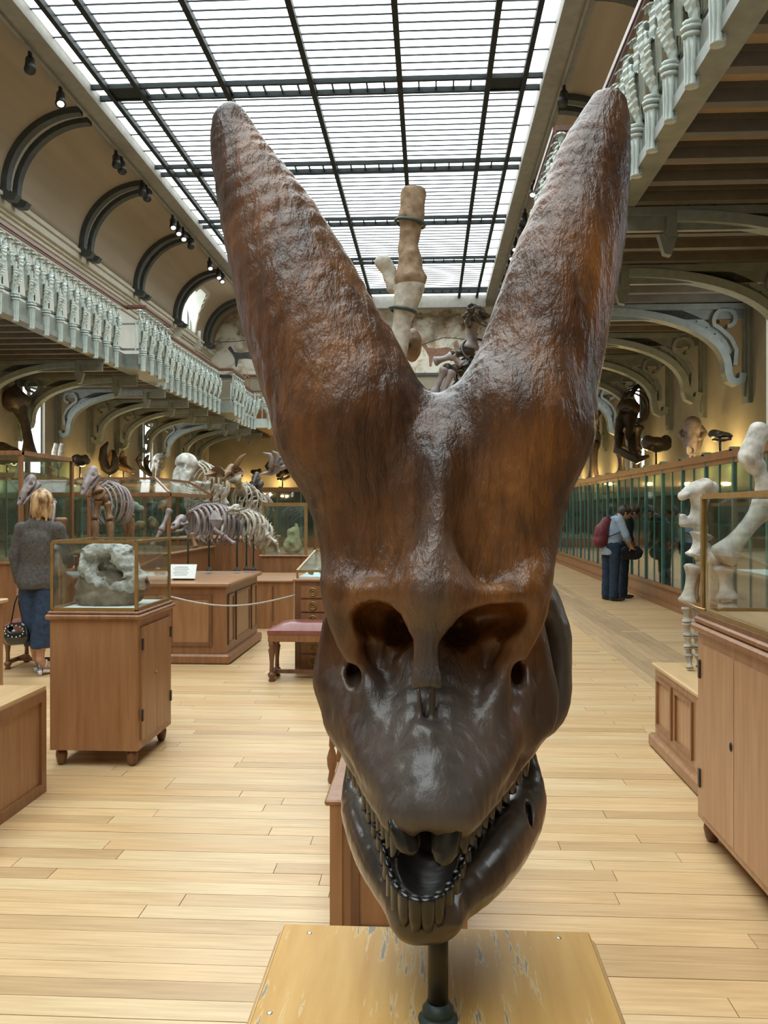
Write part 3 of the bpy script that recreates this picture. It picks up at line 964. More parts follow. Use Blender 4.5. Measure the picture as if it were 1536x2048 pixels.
# ------------------------------------------------------------------ glazed wall cases
ROCKS = []
for i in range(6):
    v = Vol((-.17, -.13, -.02), (.17, .13, .26), .016)
    r_ = random.Random(i)
    for j in range(4):
        v.ell((r_.uniform(-.07, .07), r_.uniform(-.04, .04), .08+r_.uniform(-.02, .07)), (r_.uniform(.04, .09), r_.uniform(.03, .06), r_.uniform(.04, .08)), .03)
    v.rough(.02, 14)
    V_, Q_ = v.nets(); V_[:, 2] -= V_[:, 2].min()
    ROCKS.append([np_mesh('fossil', V_, Q_, mm) for mm in (M_BONE, M_BONEB, M_BONEG)])
def wall_case(side, nm, ya, yb):
    t = -side; xf, xw = SX(side, S_CASE), SX(side, S_WALL-.03)
    wc = thing('wall_display_case', 'long green-framed glass display case along the %s wall' % nm, 'display case', (xf, ya, 0))
    MB().box(xf-t*.02, xw, ya, yb, 0, .34).box(xf+t*.03, xf-t*.02, ya, yb, 0, .08).box(xf+t*.02, xf-t*.02, ya, yb, .30, .36).build('plinth', M_OAKM, wc)
    MB().box(xf+t*.05, xf-t*.16, ya, yb, 2.20, 2.30).box(xf+t*.02, xf-t*.05, ya, yb, 2.14, 2.20).build('top_rail', M_OAKM, wc)
    MB().box(xf-t*.16, xw, ya, yb, 2.24, 2.29).build('case_roof', M_GLASSG, wc)
    MB().box(xw, xw+t*.03, ya, yb, .34, 2.24).build('back_panel', pmat('grey_green_case_back', (.30, .36, .31), (.40, .45, .39), .8, 3), wc)
    for z in (.85, 1.35, 1.8):
        MB().box(xf-t*.12, xw+t*.03, ya, yb, z-.012, z).build('shelf', pmat('green_shelf', (.12, .22, .19), (.17, .28, .25), .4, 5), wc)
    n = int((yb-ya)/1.04)
    for i in range(n+1):
        y = ya+(yb-ya)*i/n
        MB().box(xf-.025, xf+.025, y-.028, y+.028, .35, 2.2).build('mullion', M_GRN, wc)
        MB().box(xf-.05, xf+.05, y-.05, y+.05, 2.28, 2.33).build('mullion_cap', M_GRN, wc)
        if i < n:
            ym = y+(yb-ya)/n/2
            MB().box(xf-.012, xf+.012, ym-.014, ym+.014, .36, 2.14).build('glazing_bar', M_GRN, wc)
            for (p, q) in ((y+.03, ym-.016), (ym+.016, y+(yb-ya)/n-.03)):
                MB().box(xf-.004, xf+.004, p, q, .36, 2.14).build('pane', M_GLASSG, wc)
    r_ = random.Random(5+side)
    y = ya+.3
    while y < yb-.3:
        for z in (.36, .85, 1.35):
            if r_.random() < .62:
                me = r_.choice(r_.choice(ROCKS))
                o = bpy.data.objects.new('fossil', me); COL.objects.link(o)
                o.location = (xf-t*r_.uniform(.32, .6), y+r_.uniform(-.15, .15), z+.001)
                o.rotation_euler = (0, 0, r_.uniform(0, 6)); s_ = r_.uniform(.8, 1.5); o.scale = (s_, s_, s_)
                tag(o, 'small fossil bone on a shelf inside the %s wall case' % nm, 'fossil', 'fossils inside the %s wall case' % nm)
        y += .72
    return wc
M_GRN = pmat('green_painted_mullion', (.045, .14, .125), (.075, .19, .17), .4, 10)
wall_case(1, 'right', 7.5, 31)
wall_case(-1, 'left', 12.0, 31)

# warm uplights on top of the cases, washing the wall behind
M_UPL = emat('warm_lamp_tube', (1.0, .72, .30), 12.0)
def uplight(p, nm, e=9):
    u = thing('uplight', 'small warm uplight lying on top of the %s' % nm, 'lamp', p, 'uplights on the %s' % nm)
    MB().box(p[0]-.05, p[0]+.05, p[1]-.14, p[1]+.14, p[2], p[2]+.05).build('housing', M_BLACK, u)
    ld = bpy.data.lights.new('uplight_bulb', 'POINT'); ld.energy = e; ld.color = (1, .68, .25); ld.shadow_soft_size = .05
    lo = bpy.data.objects.new('uplight_bulb', ld); COL.objects.link(lo); lo.parent = u; lo.location = (0, 0, .14)
for y in (16.5, 18.3, 22.2, 23.9, 26.0, 30.3): uplight((SX(-1, 6.8), y, 2.29), 'left wall case', 32)
for y in (9.0, 13.6, 14.9, 18.2, 22.4, 24.5, 27): uplight((SX(1, 6.8), y, 2.29), 'right wall case', 32)

# end wall case under the far gallery
ec = thing('wall_display_case', 'dark glazed display case under the far gallery', 'display case', (CX, 35.6, 0))
MB().box(SX(-1, 6.0), SX(1, 6.0), 35.4, 36.3, 0, .4).build('plinth', M_OAKM, ec)
MB().box(SX(-1, 6.0), SX(1, 6.0), 35.35, 36.3, 2.3, 2.5).build('top_rail', M_OAKD, ec)
MB().box(SX(-1, 6.0), SX(1, 6.0), 36.2, 36.3, .4, 2.3).build('back_panel', M_RIB, ec)
for i in range(13):
    xx = SX(-1, 6.0)+i
    MB().box(xx-.03, xx+.03, 35.4, 35.46, .4, 2.3).build('mullion', M_GRN, ec)
    if i < 12: MB().box(xx+.03, xx+.97, 35.42, 35.43, .4, 2.3).build('pane', M_GLASSG, ec)
for x in (-8, -6.4, -4.8, -3.2, -1.6, 0): uplight((x, 36.1, 2.5), 'far end case', 38)
# ------------------------------------------------------------------ foreground table
m, nt, b = new_mat('worn_varnished_table_top'); M_WORN = m
n1 = noise(nt, 6, (5, .5, 5), 6); r1 = ramp(nt, n1.outputs['Fac'], [(.25, (.50, .265, .06)), (.75, (.63, .375, .115))])
n2 = noise(nt, 15, (5.0, .40, 1), 4, .65, dist=.4); n3 = noise(nt, 5.0, (1, .6, 1), 2)
mu = nt.nodes.new('ShaderNodeMath'); mu.operation = 'MULTIPLY'; L(nt, n2.outputs['Fac'], mu.inputs[0]); L(nt, n3.outputs['Fac'], mu.inputs[1])
chip = ramp(nt, mu.outputs[0], [(.322, (0, 0, 0)), (.335, (1, 1, 1))])
pale = ramp(nt, mu.outputs[0], [(.29, (0, 0, 0)), (.322, (1, 1, 1))])
mA = nt.nodes.new('ShaderNodeMix'); mA.data_type = 'RGBA'
L(nt, pale.outputs[0], mA.inputs['Factor']); L(nt, r1.outputs[0], mA.inputs['A']); mA.inputs['B'].default_value = (.66, .48, .24, 1)
mB = nt.nodes.new('ShaderNodeMix'); mB.data_type = 'RGBA'
L(nt, chip.outputs[0], mB.inputs['Factor']); L(nt, mA.outputs['Result'], mB.inputs['A']); mB.inputs['B'].default_value = (.27, .225, .17, 1)
L(nt, mB.outputs['Result'], b.inputs['Base Color'])
b.inputs['Roughness'].default_value = .5; b.inputs['Specular IOR Level'].default_value = .3
bump(nt, b, chip.outputs[0], -.25, .002)
TZ = .73
pl, pr_ = atz(568, 1847, TZ), atz(1178, 1862, TZ)
TYB = (pl.y+pr_.y)/2; TX0, TX1 = pl.x, pr_.x
tb = thing('display_table', 'worn yellow-varnished wooden display table carrying the horned skull', 'table', ((TX0+TX1)/2, TYB-.35, 0))
MB().bbox(TX0, TX1, TYB-.78, TYB, TZ-.022, TZ, .004).build('table_top', M_WORN, tb)
MB().bbox(TX0-.012, TX1+.012, TYB-.79, TYB+.01, TZ-.045, TZ-.018, .006).build('table_edge', M_TOP, tb)
MB().box(TX0+.03, TX1-.03, TYB-.75, TYB-.03, 0, TZ-.045).build('table_body', M_OAKL, tb)
for (px, py) in ((619, 1866), (1118, 1876), (539, 2026)):
    c = atz(px, py, TZ); MB().lathe(c, [(.005, -.002), (.005, .0006), (.003, .001)], 10).build('screw', pmat('dull_screw', (.45, .43, .40), None, .3, 9, metal=.9), tb)

# ------------------------------------------------------------------ iron mount
PD = 1.37
pc = at(876, 1900, PD)
mt = thing('skull_mount', 'black iron pole on a turned foot holding up the horned skull', 'mount', (pc.x, PD, TZ))
MB().tube([(pc.x, PD, TZ+.02), (pc.x, PD, .925)], .0165, 16).build('pole', M_BLACK, mt)
MB().lathe((pc.x, PD, TZ), [(.032, 0), (.032, .004), (.025, .007), (.023, .010), (.0255, .014), (.0255, .020), (.021, .024), (.0185, .030)], 20).build('foot', M_IRON, mt)

# ------------------------------------------------------------------ horned skull
m, nt, b = new_mat('varnished_brown_skull'); M_SKULL = m
n1 = noise(nt, 3.2, (1, 1, .55), 5, .6); n2 = noise(nt, 40, (1, 1, .26), 5, .62, dist=.5); n3 = noise(nt, 110, (1, 1, .45), 3, .6)
r1 = ramp(nt, n1.outputs['Fac'], [(.32, (.030, .013, .007)), (.44, (.085, .033, .011)), (.56, (.19, .075, .017)), (.70, (.33, .14, .03))])
r2 = ramp(nt, n2.outputs['Fac'], [(.30, (.45, .42, .40)), (.62, (1.25, 1.2, 1.15))])
mx = nt.nodes.new('ShaderNodeMix'); mx.data_type = 'RGBA'; mx.blend_type = 'MULTIPLY'; mx.inputs['Factor'].default_value = .8
L(nt, r1.outputs[0], mx.inputs['A']); L(nt, r2.outputs[0], mx.inputs['B'])
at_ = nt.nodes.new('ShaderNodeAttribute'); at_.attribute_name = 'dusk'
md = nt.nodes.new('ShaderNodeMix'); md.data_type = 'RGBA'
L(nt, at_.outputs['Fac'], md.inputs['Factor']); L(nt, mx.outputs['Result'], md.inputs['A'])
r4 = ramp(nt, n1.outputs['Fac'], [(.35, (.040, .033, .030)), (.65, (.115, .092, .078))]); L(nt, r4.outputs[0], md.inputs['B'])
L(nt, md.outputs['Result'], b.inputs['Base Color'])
b.inputs['Roughness'].default_value = .40
b.inputs['Coat Weight'].default_value = .25; b.inputs['Coat Roughness'].default_value = .2
sm = nt.nodes.new('ShaderNodeMath'); sm.operation = 'MULTIPLY_ADD'; sm.inputs[1].default_value = .45
L(nt, n3.outputs['Fac'], sm.inputs[0]); L(nt, n2.outputs['Fac'], sm.inputs[2])
bp = bump(nt, b, sm.outputs[0], .6, .008)
at2 = nt.nodes.new('ShaderNodeAttribute'); at2.attribute_name = 'pit'
mul = nt.nodes.new('ShaderNodeMath'); mul.operation = 'MULTIPLY'; mul.inputs[1].default_value = .8
L(nt, at2.outputs['Fac'], mul.inputs[0]); L(nt, mul.outputs[0], bp.inputs['Strength'])
L(nt, bp.outputs[0], b.inputs['Coat Normal'])
M_JAW = pmat('dark_glossy_jaw', (.016, .013, .013), (.060, .038, .024), .36, 7, bmp=.15, coat=.5)
M_TOOTH = pmat('black_glossy_tooth', (.004, .005, .005), (.012, .011, .010), .28, 14, bmp=.1, coat=.35)

def K(px, py, d): return at(px, py, d)
def R(r, d): return r*d/F
sk = thing('horned_skull', 'glossy brown two-horned fossil skull with open toothed jaws on a black pole', 'skull', (pc.x, PD, .9))
lo = at(395, 1720, 1.9); hi = at(1290, 150, 1.15)
v = Vol((-.50, 1.14, .96), (.55, 2.02, 2.62), .0042)
def chain_px(vol, pts, k=.02, op='add', sc=(1, 1, 1)):
    q = [np.array(p, float) for p in pts]          # smooth resampling of the control points
    q = [2*q[0]-q[1]]+q+[2*q[-1]-q[-2]]; o = []
    for i in range(1, len(q)-2):
        for t in (0, .34, .67):
            o.append(.5*(2*q[i]+(q[i+1]-q[i-1])*t+(2*q[i-1]-5*q[i]+4*q[i+1]-q[i+2])*t*t+(3*q[i]-q[i-1]-3*q[i+1]+q[i+2])*t**3))
    o.append(q[-2])
    vol.chain([K(p[0], p[1], p[2]) for p in o], [R(max(p[3], 2), p[2]) for p in o], k, op, sc)
# horns, leaning back
HS = (1, .80, 1)
chain_px(v, [(461, 243, 1.63, 37), (470, 282, 1.628, 50), (495, 345, 1.62, 70), (534, 435, 1.605, 95), (582, 550, 1.585, 119), (630, 670, 1.56, 136), (668, 755, 1.545, 146), (702, 850, 1.525, 147)], .012, sc=HS)
chain_px(v, [(1217, 214, 1.63, 37), (1205, 258, 1.628, 54), (1187, 320, 1.62, 72), (1168, 400, 1.61, 87), (1147, 480, 1.595, 100), (1114, 600, 1.575, 112), (1087, 700, 1.56, 119), (1066, 770, 1.545, 126), (1043, 850, 1.525, 137)], .012, sc=HS)
# forehead lobes running down to the brow
chain_px(v, [(705, 850, 1.525, 145), (735, 950, 1.51, 132), (748, 1050, 1.50, 116), (748, 1130, 1.485, 102), (742, 1185, 1.475, 88)], .03, sc=HS)
chain_px(v, [(1040, 850, 1.525, 137), (1018, 950, 1.51, 128), (1008, 1050, 1.50, 113), (1004, 1130, 1.485, 102), (1004, 1185, 1.475, 86)], .03, sc=HS)
chain_px(v, [(884, 868, 1.54, 72), (880, 960, 1.505, 92), (875, 1060, 1.485, 98), (866, 1160, 1.465, 96)], .05, sc=(1, .9, 1))
# central ridge
chain_px(v, [(884, 845, 1.50, 26), (880, 930, 1.435, 24), (872, 1030, 1.408, 26), (862, 1130, 1.385, 40), (858, 1195, 1.372, 50)], .05)
# hollows beside the ridge
v.ell(K(755, 985, 1.362), (R(58, 1.4), .046, R(215, 1.4)), .07, 'cut', Matrix.Rotation(math.radians(7), 3, 'Y'))
v.ell(K(1000, 975, 1.358), (R(52, 1.4), .040, R(205, 1.4)), .07, 'cut', Matrix.Rotation(math.radians(-6), 3, 'Y'))
# braincase and the back of the skull
v.ell(K(890, 1200, 1.70), (.17, .19, .16), .05)
v.ell(K(880, 1330, 1.62), (.165, .16, .13), .05)
# brow rims above the nostril openings
chain_px(v, [(690, 1196, 1.43, 22), (735, 1186, 1.40, 20), (800, 1178, 1.38, 26), (858, 1170, 1.375, 40), (940, 1192, 1.385, 26), (1000, 1190, 1.39, 22), (1050, 1182, 1.42, 22)], .035)
# muzzle: a broad sloping plate between two cheeks
chain_px(v, [(862, 1340, 1.58, 128), (862, 1420, 1.505, 132), (862, 1500, 1.425, 116), (862, 1560, 1.36, 88), (862, 1606, 1.312, 58)], .04, sc=(1, .72, 1))
chain_px(v, [(728, 1385, 1.515, 66), (748, 1470, 1.46, 64), (776, 1545, 1.395, 52), (802, 1600, 1.345, 40), (822, 1630, 1.315, 30)], .04)
chain_px(v, [(1006, 1385, 1.515, 62), (988, 1470, 1.46, 62), (955, 1545, 1.395, 52), (927, 1598, 1.345, 40), (908, 1628, 1.315, 30)], .04)
chain_px(v, [(788, 1632, 1.325, 20), (850, 1628, 1.298, 28), (920, 1636, 1.318, 22)], .025)
chain_px(v, [(700, 1490, 1.54, 22), (735, 1560, 1.44, 20), (770, 1622, 1.35, 18), (800, 1648, 1.32, 16)], .02)
chain_px(v, [(1048, 1490, 1.54, 24), (1000, 1565, 1.44, 20), (952, 1625, 1.35, 18), (925, 1646, 1.32, 16)], .02)
# struts from the outer brow down over the cheek
chain_px(v, [(682, 1165, 1.45, 34), (690, 1250, 1.455, 27), (714, 1330, 1.455, 20), (742, 1400, 1.435, 18), (765, 1470, 1.415, 14)], .03)
chain_px(v, [(1060, 1155, 1.45, 32), (1050, 1250, 1.455, 29), (1020, 1330, 1.45, 22), (990, 1400, 1.43, 18), (965, 1470, 1.41, 14)], .03)
# cheekbones
chain_px(v, [(668, 1240, 1.54, 20), (660, 1300, 1.54, 25), (654, 1362, 1.53, 28), (668, 1410, 1.525, 30), (690, 1450, 1.51, 40), (715, 1485, 1.49, 34)], .03)
chain_px(v, [(1062, 1250, 1.56, 24), (1075, 1320, 1.55, 28), (1086, 1385, 1.54, 30), (1078, 1440, 1.53, 34), (1040, 1470, 1.51, 36)], .03)
# rear arch seen on the right, and its twin
chain_px(v, [(1085, 1185, 1.76, 22), (1110, 1250, 1.75, 26), (1117, 1320, 1.74, 26), (1114, 1395, 1.72, 28), (1092, 1445, 1.69, 24), (1050, 1462, 1.62, 30)], .03, sc=(1, 1.7, 1))
v.ell(K(1150, 1336, 1.66), (R(40, 1.7), .03, R(4, 1.7)), .006, 'cut', Matrix.Rotation(math.radians(-25), 3, 'Y'))
chain_px(v, [(690, 1230, 1.74, 24), (690, 1330, 1.72, 24), (700, 1400, 1.68, 26), (720, 1450, 1.6, 30)], .03, sc=(1, 1.6, 1))
chain_px(v, [(1010, 1180, 1.72, 60), (1075, 1205, 1.75, 34)], .03)
chain_px(v, [(1000, 1230, 1.78, 70), (1040, 1290, 1.80, 62), (1052, 1360, 1.78, 52), (1030, 1430, 1.70, 40)], .04)   # back wall of the braincase
chain_px(v, [(760, 1230, 1.78, 66), (735, 1300, 1.80, 52), (735, 1370, 1.76, 46), (750, 1430, 1.68, 38)], .04)
v.ell(K(752, 1285, 1.60), (R(88, 1.55), .11, R(80, 1.55)), .03)
v.ell(K(985, 1285, 1.60), (R(88, 1.55), .11, R(80, 1.55)), .03)
# nostril openings: two deep hollows under the brow
v.ell(K(766, 1258, 1.40), (R(68, 1.4), .105, R(50, 1.4)), .010, 'cut', Matrix.Rotation(math.radians(20), 3, 'Y'))
v.ell(K(796, 1264, 1.42), (R(42, 1.4), .14, R(44, 1.4)), .010, 'cut')
v.ell(K(970, 1256, 1.40), (R(88, 1.4), .11, R(46, 1.4)), .010, 'cut', Matrix.Rotation(math.radians(-13), 3, 'Y'))
v.ell(K(925, 1272, 1.41), (R(48, 1.4), .14, R(40, 1.4)), .010, 'cut')
# small openings beside the cheekbones
v.ell(K(703, 1354, 1.44), (R(20, 1.42), .085, R(26, 1.42)), .012, 'cut')
v.ell(K(1036, 1348, 1.45), (R(18, 1.42), .085, R(30, 1.42)), .012, 'cut')
# septum bar between the openings
chain_px(v, [(862, 1165, 1.385, 72), (858, 1225, 1.370, 50), (852, 1280, 1.358, 29), (852, 1330, 1.352, 28), (853, 1368, 1.346, 31)], .018, sc=(1, .5, 1))
# groove under the septum and the little nub below it
v.ell(K(853, 1415, 1.355), (R(33, 1.35), .040, R(44, 1.35)), .014, 'cut')
v.ell(K(852, 1480, 1.360), (R(34, 1.34), .020, R(34, 1.34)), .018)
chain_px(v, [(838, 1380, 1.385, 6), (840, 1440, 1.375, 5)], .01); chain_px(v, [(866, 1380, 1.385, 6), (864, 1440, 1.375, 5)], .01)
# gap between the two front bones, palate hollow
v.ell(K(850, 1672, 1.31), (R(18, 1.3), .05, R(24, 1.3)), .008, 'cut')
v.ell(K(860, 1668, 1.45), (R(70, 1.45), .14, R(46, 1.45)), .02, 'cut')
v.rough(.0016, 55, (1, 1, .35), 2)
v.rough(.0014, 14, (1, 1, .6), 1)
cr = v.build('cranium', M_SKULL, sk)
# where the surface is pitted and where it is dark and polished
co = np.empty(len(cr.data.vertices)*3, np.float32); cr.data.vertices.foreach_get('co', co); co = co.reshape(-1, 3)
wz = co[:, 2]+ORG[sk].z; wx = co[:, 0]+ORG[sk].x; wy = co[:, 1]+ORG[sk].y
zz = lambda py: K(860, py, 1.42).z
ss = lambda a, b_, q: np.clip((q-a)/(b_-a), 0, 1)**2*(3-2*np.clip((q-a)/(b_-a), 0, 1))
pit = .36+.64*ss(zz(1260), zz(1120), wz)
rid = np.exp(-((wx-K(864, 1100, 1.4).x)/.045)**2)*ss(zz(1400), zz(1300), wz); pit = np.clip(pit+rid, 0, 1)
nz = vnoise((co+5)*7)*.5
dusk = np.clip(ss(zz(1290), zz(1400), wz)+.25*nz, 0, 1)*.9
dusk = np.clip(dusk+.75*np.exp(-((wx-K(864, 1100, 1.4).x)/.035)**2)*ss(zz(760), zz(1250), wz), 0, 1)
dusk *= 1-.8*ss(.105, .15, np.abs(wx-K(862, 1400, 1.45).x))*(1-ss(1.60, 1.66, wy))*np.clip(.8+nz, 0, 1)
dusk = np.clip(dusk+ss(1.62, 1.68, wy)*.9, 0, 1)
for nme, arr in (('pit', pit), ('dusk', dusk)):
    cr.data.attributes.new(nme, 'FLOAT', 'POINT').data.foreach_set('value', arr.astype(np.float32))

# lower jaw
v = Vol((-.26, 1.17, .82), (.28, 1.92, 1.32), .0040)
chain_px(v, [(815, 1822, 1.315, 30), (790, 1775, 1.37, 40), (758, 1712, 1.47, 46), (730, 1645, 1.60, 42), (712, 1602, 1.70, 30), (716, 1520, 1.74, 22)], .03, sc=(1, 1, 1.2))
chain_px(v, [(885, 1824, 1.315, 32), (930, 1778, 1.37, 44), (982, 1718, 1.47, 52), (1026, 1655, 1.60, 50), (1050, 1600, 1.70, 42), (1046, 1520, 1.74, 28)], .03, sc=(1, 1, 1.2))
chain_px(v, [(832, 1846, 1.300, 36), (870, 1840, 1.300, 36)], .03)
v.ell(K(848, 1812, 1.325), (R(66, 1.3), .045, R(50, 1.3)), .03)
chain_px(v, [(848, 1800, 1.36, 50), (862, 1735, 1.50, 86), (878, 1680, 1.66, 100)], .03, sc=(1, 1, .8))
chain_px(v, [(850, 1728, 1.22, 50), (852, 1735, 1.36, 52), (858, 1690, 1.50, 60), (866, 1650, 1.60, 62)], .015, 'cut')
v.ell(K(905, 1828, 1.315), (R(20, 1.3), .035, R(18, 1.3)), .02)
v.ell(K(934, 1808, 1.300), (R(8, 1.3), .02, R(14, 1.3)), .006, 'cut')
v.ell(K(1058, 1628, 1.58), (R(5, 1.6), .03, R(24, 1.6)), .005, 'cut')
v.rough(.0008, 40)
v.build('mandible', M_JAW, sk)

# teeth
def tooth(base, tip, w, th, face, name='tooth', blunt=False):
    """blade tooth: base and tip points, half width along face direction"""
    base, tip, face = Vector(base), Vector(tip), Vector(face).normalized()
    d = tip-base; n_ = d.cross(face).normalized()
    q = MB(); vs = []; prof = [(0, .7), (.35, .95), (.8, 1), (.95, .92), (1, .7)] if blunt else [(0, .85), (.35, 1), (.7, .92), (.9, .6), (1, .2)]
    for t, s in prof:
        c = base+d*t
        for a in range(8):
            an = 2*math.pi*a/8
            vs.append(c+face*w*s*math.cos(an)+n_*th*(1.1-.5*t)*math.sin(an))
    fs = []
    for i in range(len(prof)-1):
        for a in range(8):
            fs.append((i*8+a, i*8+(a+1) % 8, i*8+8+(a+1) % 8, i*8+8+a))
    fs.append(tuple(range(7, -1, -1))); fs.append(tuple(range(len(prof)*8-8, len(prof)*8)))
    q.add(vs, fs, True); q.build(name, M_TOOTH, sk)
# lower tooth row: front blades then cheek blades up each side
row = [(1026, 1548, 1.60), (1012, 1572, 1.56), (996, 1597, 1.52), (979, 1622, 1.48), (961, 1647, 1.44), (946, 1673, 1.405), (934, 1700, 1.37), (924, 1727, 1.34), (913, 1752, 1.312), (898, 1775, 1.288), (878, 1792, 1.268),
       (855, 1800, 1.258), (831, 1799, 1.258), (808, 1789, 1.268), (791, 1770, 1.29), (781, 1748, 1.315), (774, 1724, 1.345), (768, 1698, 1.375), (760, 1672, 1.41), (750, 1648, 1.45), (740, 1622, 1.50), (731, 1598, 1.55)]
for i, (px, py, d) in enumerate(row):
    a = row[max(0, i-1)]; c = row[min(len(row)-1, i+1)]
    fdir = K(*c)-K(*a)
    front = 7 < i < 16
    top = K(px, py-4, d)
    bx = (846-px)*(.10 if front else .03)
    base = K(px+bx, py+(56 if front else 34), d+(.012 if front else .008))
    tooth(base, top, R(17.5 if front else 18, d), R(15 if front else 12, d), fdir, 'tooth', True)
# upper cheek rows
for i in range(10):
    u = i/9
    for (a, c) in (((692, 1512, 1.56), (784, 1662, 1.325)), ((1058, 1508, 1.56), (932, 1656, 1.325))):
        px, py, d = [a[j]+(c[j]-a[j])*u for j in range(3)]
        fdir = K(*c)-K(*a); inw = 1 if px < 860 else -1
        tooth(K(px+inw*10, py-26, d+.012), K(px+inw*(10-6*u), py+44+8*u, d+.006), R(20, d), R(13, d), fdir)
tooth(K(800, 1640, 1.305), K(822, 1711, 1.285), R(30, 1.3), R(16, 1.3), (1, .25, 0), 'front_tooth')
tooth(K(898, 1635, 1.300), K(884, 1733, 1.280), R(31, 1.3), R(17, 1.3), (1, -.25, 0), 'front_tooth')
# ------------------------------------------------------------------ furniture builders
def turned_leg(q, x, y, z0, z1, r):
    h = z1-z0
    q.lathe((x, y, z0), [(r*.8, 0), (r*1.05, h*.02), (r*.7, h*.08), (r*1.1, h*.12), (r*1.25, h*.17), (r*.9, h*.21), (r*.55, h*.24), (r*.75, h*.26), (r*.65, h*.30), (r*.62, h*.45), (r*.9, h*.68), (r*1.1, h*.76), (r*.7, h*.82), (r*.95, h*.85), (r*.95, h)], 12)
def panel_frame(q, axis, c, a0, a1, z0, z1, w, proud):
    """rectangular moulding on a face; axis 'x': face at x=c, a along y; proud signed"""
    for (p0, p1, s0, s1) in ((a0, a1, z0, z0+w), (a0, a1, z1-w, z1), (a0, a0+w, z0+w, z1-w), (a1-w, a1, z0+w, z1-w)):
        if axis == 'x': q.box(c, c+proud, p0, p1, s0, s1)
        else: q.box(p0, p1, c, c+proud, s0, s1)
def vitrine(parent, x0, x1, y0, y1, z0, z1, r=.011, mat=None, gmat=None):
    mat = mat or M_BRASS; gmat = gmat or M_GLASS
    for x in (x0, x1):
        for y in (y0, y1):
            MB().box(x-r, x+r, y-r, y+r, z0, z1).build('frame_post', mat, parent)
    for z in (z0, z1):
        for y in (y0, y1): MB().box(x0+r, x1-r, y-r, y+r, z-r, z+r).build('frame_rail', mat, parent)
        for x in (x0, x1): MB().box(x-r, x+r, y0+r, y1-r, z-r, z+r).build('frame_rail', mat, parent)
    t = .003
    for y in (y0, y1): MB().box(x0+r, x1-r, y-t, y+t, z0+r, z1-r).build('glass_pane', gmat, parent)
    for x in (x0, x1): MB().box(x-t, x+t, y0+r, y1-r, z0+r, z1-r).build('glass_pane', gmat, parent)
    MB().box(x0+r, x1-r, y0+r, y1-r, z1-t, z1+t).build('glass_top', gmat, parent)
def foot_turned(parent, x, y, z1, r=.035):
    MB().lathe((x, y, 0), [(r*.55, 0), (r*.8, z1*.2), (r, z1*.6), (r*.9, z1*.85), (r*.6, z1*.88), (r*.95, z1*.93), (r*.95, z1)], 12).build('foot', M_OAKD, parent)

# --- cabinet with glass case and fossil in rock (left of centre)
a = atz(100, 1500, .10); yf = a.y
xl, xr = at(100, 1400, yf).x, at(275, 1400, yf).x
yb = yf+.66
ztop = at(100, 1222, yf).z
c1 = thing('glass_topped_cabinet', 'square reddish wooden cabinet with brass-framed glass case holding the rock skull', 'cabinet', ((xl+xr)/2, (yf+yb)/2, 0))
MB().box(xl, xr, yf, yb, .10, ztop-.03).build('body', M_OAKL2 if False else M_OAK, c1)
MB().bbox(xl-.025, xr+.025, yf-.025, yb+.025, ztop-.05, ztop-.02, .008).bbox(xl-.012, xr+.012, yf-.012, yb+.012, ztop-.02, ztop, .006).build('worktop', M_OAKM, c1)
for (x, y) in ((xl+.05, yf+.05), (xr-.05, yf+.05), (xl+.05, yb-.05), (xr-.05, yb-.05)): foot_turned(c1, x, y, .10)
ym = (yf+yb)/2
for (p, q_) in ((yf+.05, ym-.002), (ym+.002, yb-.05)):
    dr = MB().box(xr, xr+.012, p, q_, .15, ztop-.10).build('door', M_OAK, c1)
    for z in (.27, ztop-.24): MB().box(xr+.010, xr+.020, (p-.008) if p < ym-.1 else (q_-.012), (p+.012) if p < ym-.1 else (q_+.008), z, z+.07).build('hinge', M_BLACK, dr)
MB().ball((xr+.016, ym-.03, .52), .010, 8, 6).build('key_plate', M_BRASS, c1)
vz = at(100, 1084, yf).z
vitrine(c1, xl+.01, xr-.01, yf+.01, yb-.01, ztop+.01, vz, .009)
MB().box(xl+.02, xr-.02, yf+.02, yb-.02, ztop, ztop+.006).build('case_floor', M_CARD, c1)
# the fossil skull in its block of rock
cx, cy = (xl+xr)/2, (yf+yb)/2
def KF(px, py, dy=0): return at(px, py, cy+dy)
rk = thing('fossil_in_rock', 'pale fossil skull embedded in a rough grey rock inside the glass case', 'fossil', (cx, cy, ztop+.006))
v = Vol((xl+.03, yf+.03, ztop), (xr-.03+.0, yb-.03, vz-.01), .006)
sc = cy/F
v.ell(KF(215, 1195), (68*sc, .14, 26*sc), .03).ell(KF(205, 1170), (56*sc, .12, 30*sc), .03).ell(KF(265, 1175), (34*sc, .10, 24*sc), .03)
v.rough(.012, 22, octaves=3)
v.build('rock', pmat('grey_brown_rock', (.10, .078, .055), (.24, .195, .14), .9, 14, bmp=.6, detail=8), rk)
v = Vol((xl+.03, yf+.03, ztop+.04), (xr-.03, yb-.03, vz-.008), .005)
v.chain([KF(172, 1135, -.06), KF(182, 1110, -.04), KF(215, 1098, -.02), KF(245, 1112, -.03), KF(262, 1135, -.05)], [16*sc, 20*sc, 20*sc, 24*sc, 20*sc], .02)
v.chain([KF(172, 1135, -.06), KF(188, 1158, -.07), KF(222, 1172, -.08), KF(262, 1172, -.08)], [16*sc, 14*sc, 12*sc, 16*sc], .02)
v.ell(KF(275, 1160, -.06), (24*sc, .06, 22*sc), .02).ell(KF(222, 1092, -.02), (13*sc, .04, 9*sc), .01)
v.cap(KF(243, 1154, -.12), KF(265, 1150, -.1), 4*sc, 6*sc, .006)
v.ell(KF(222, 1140, .05), (46*sc, .05, 30*sc), .02)
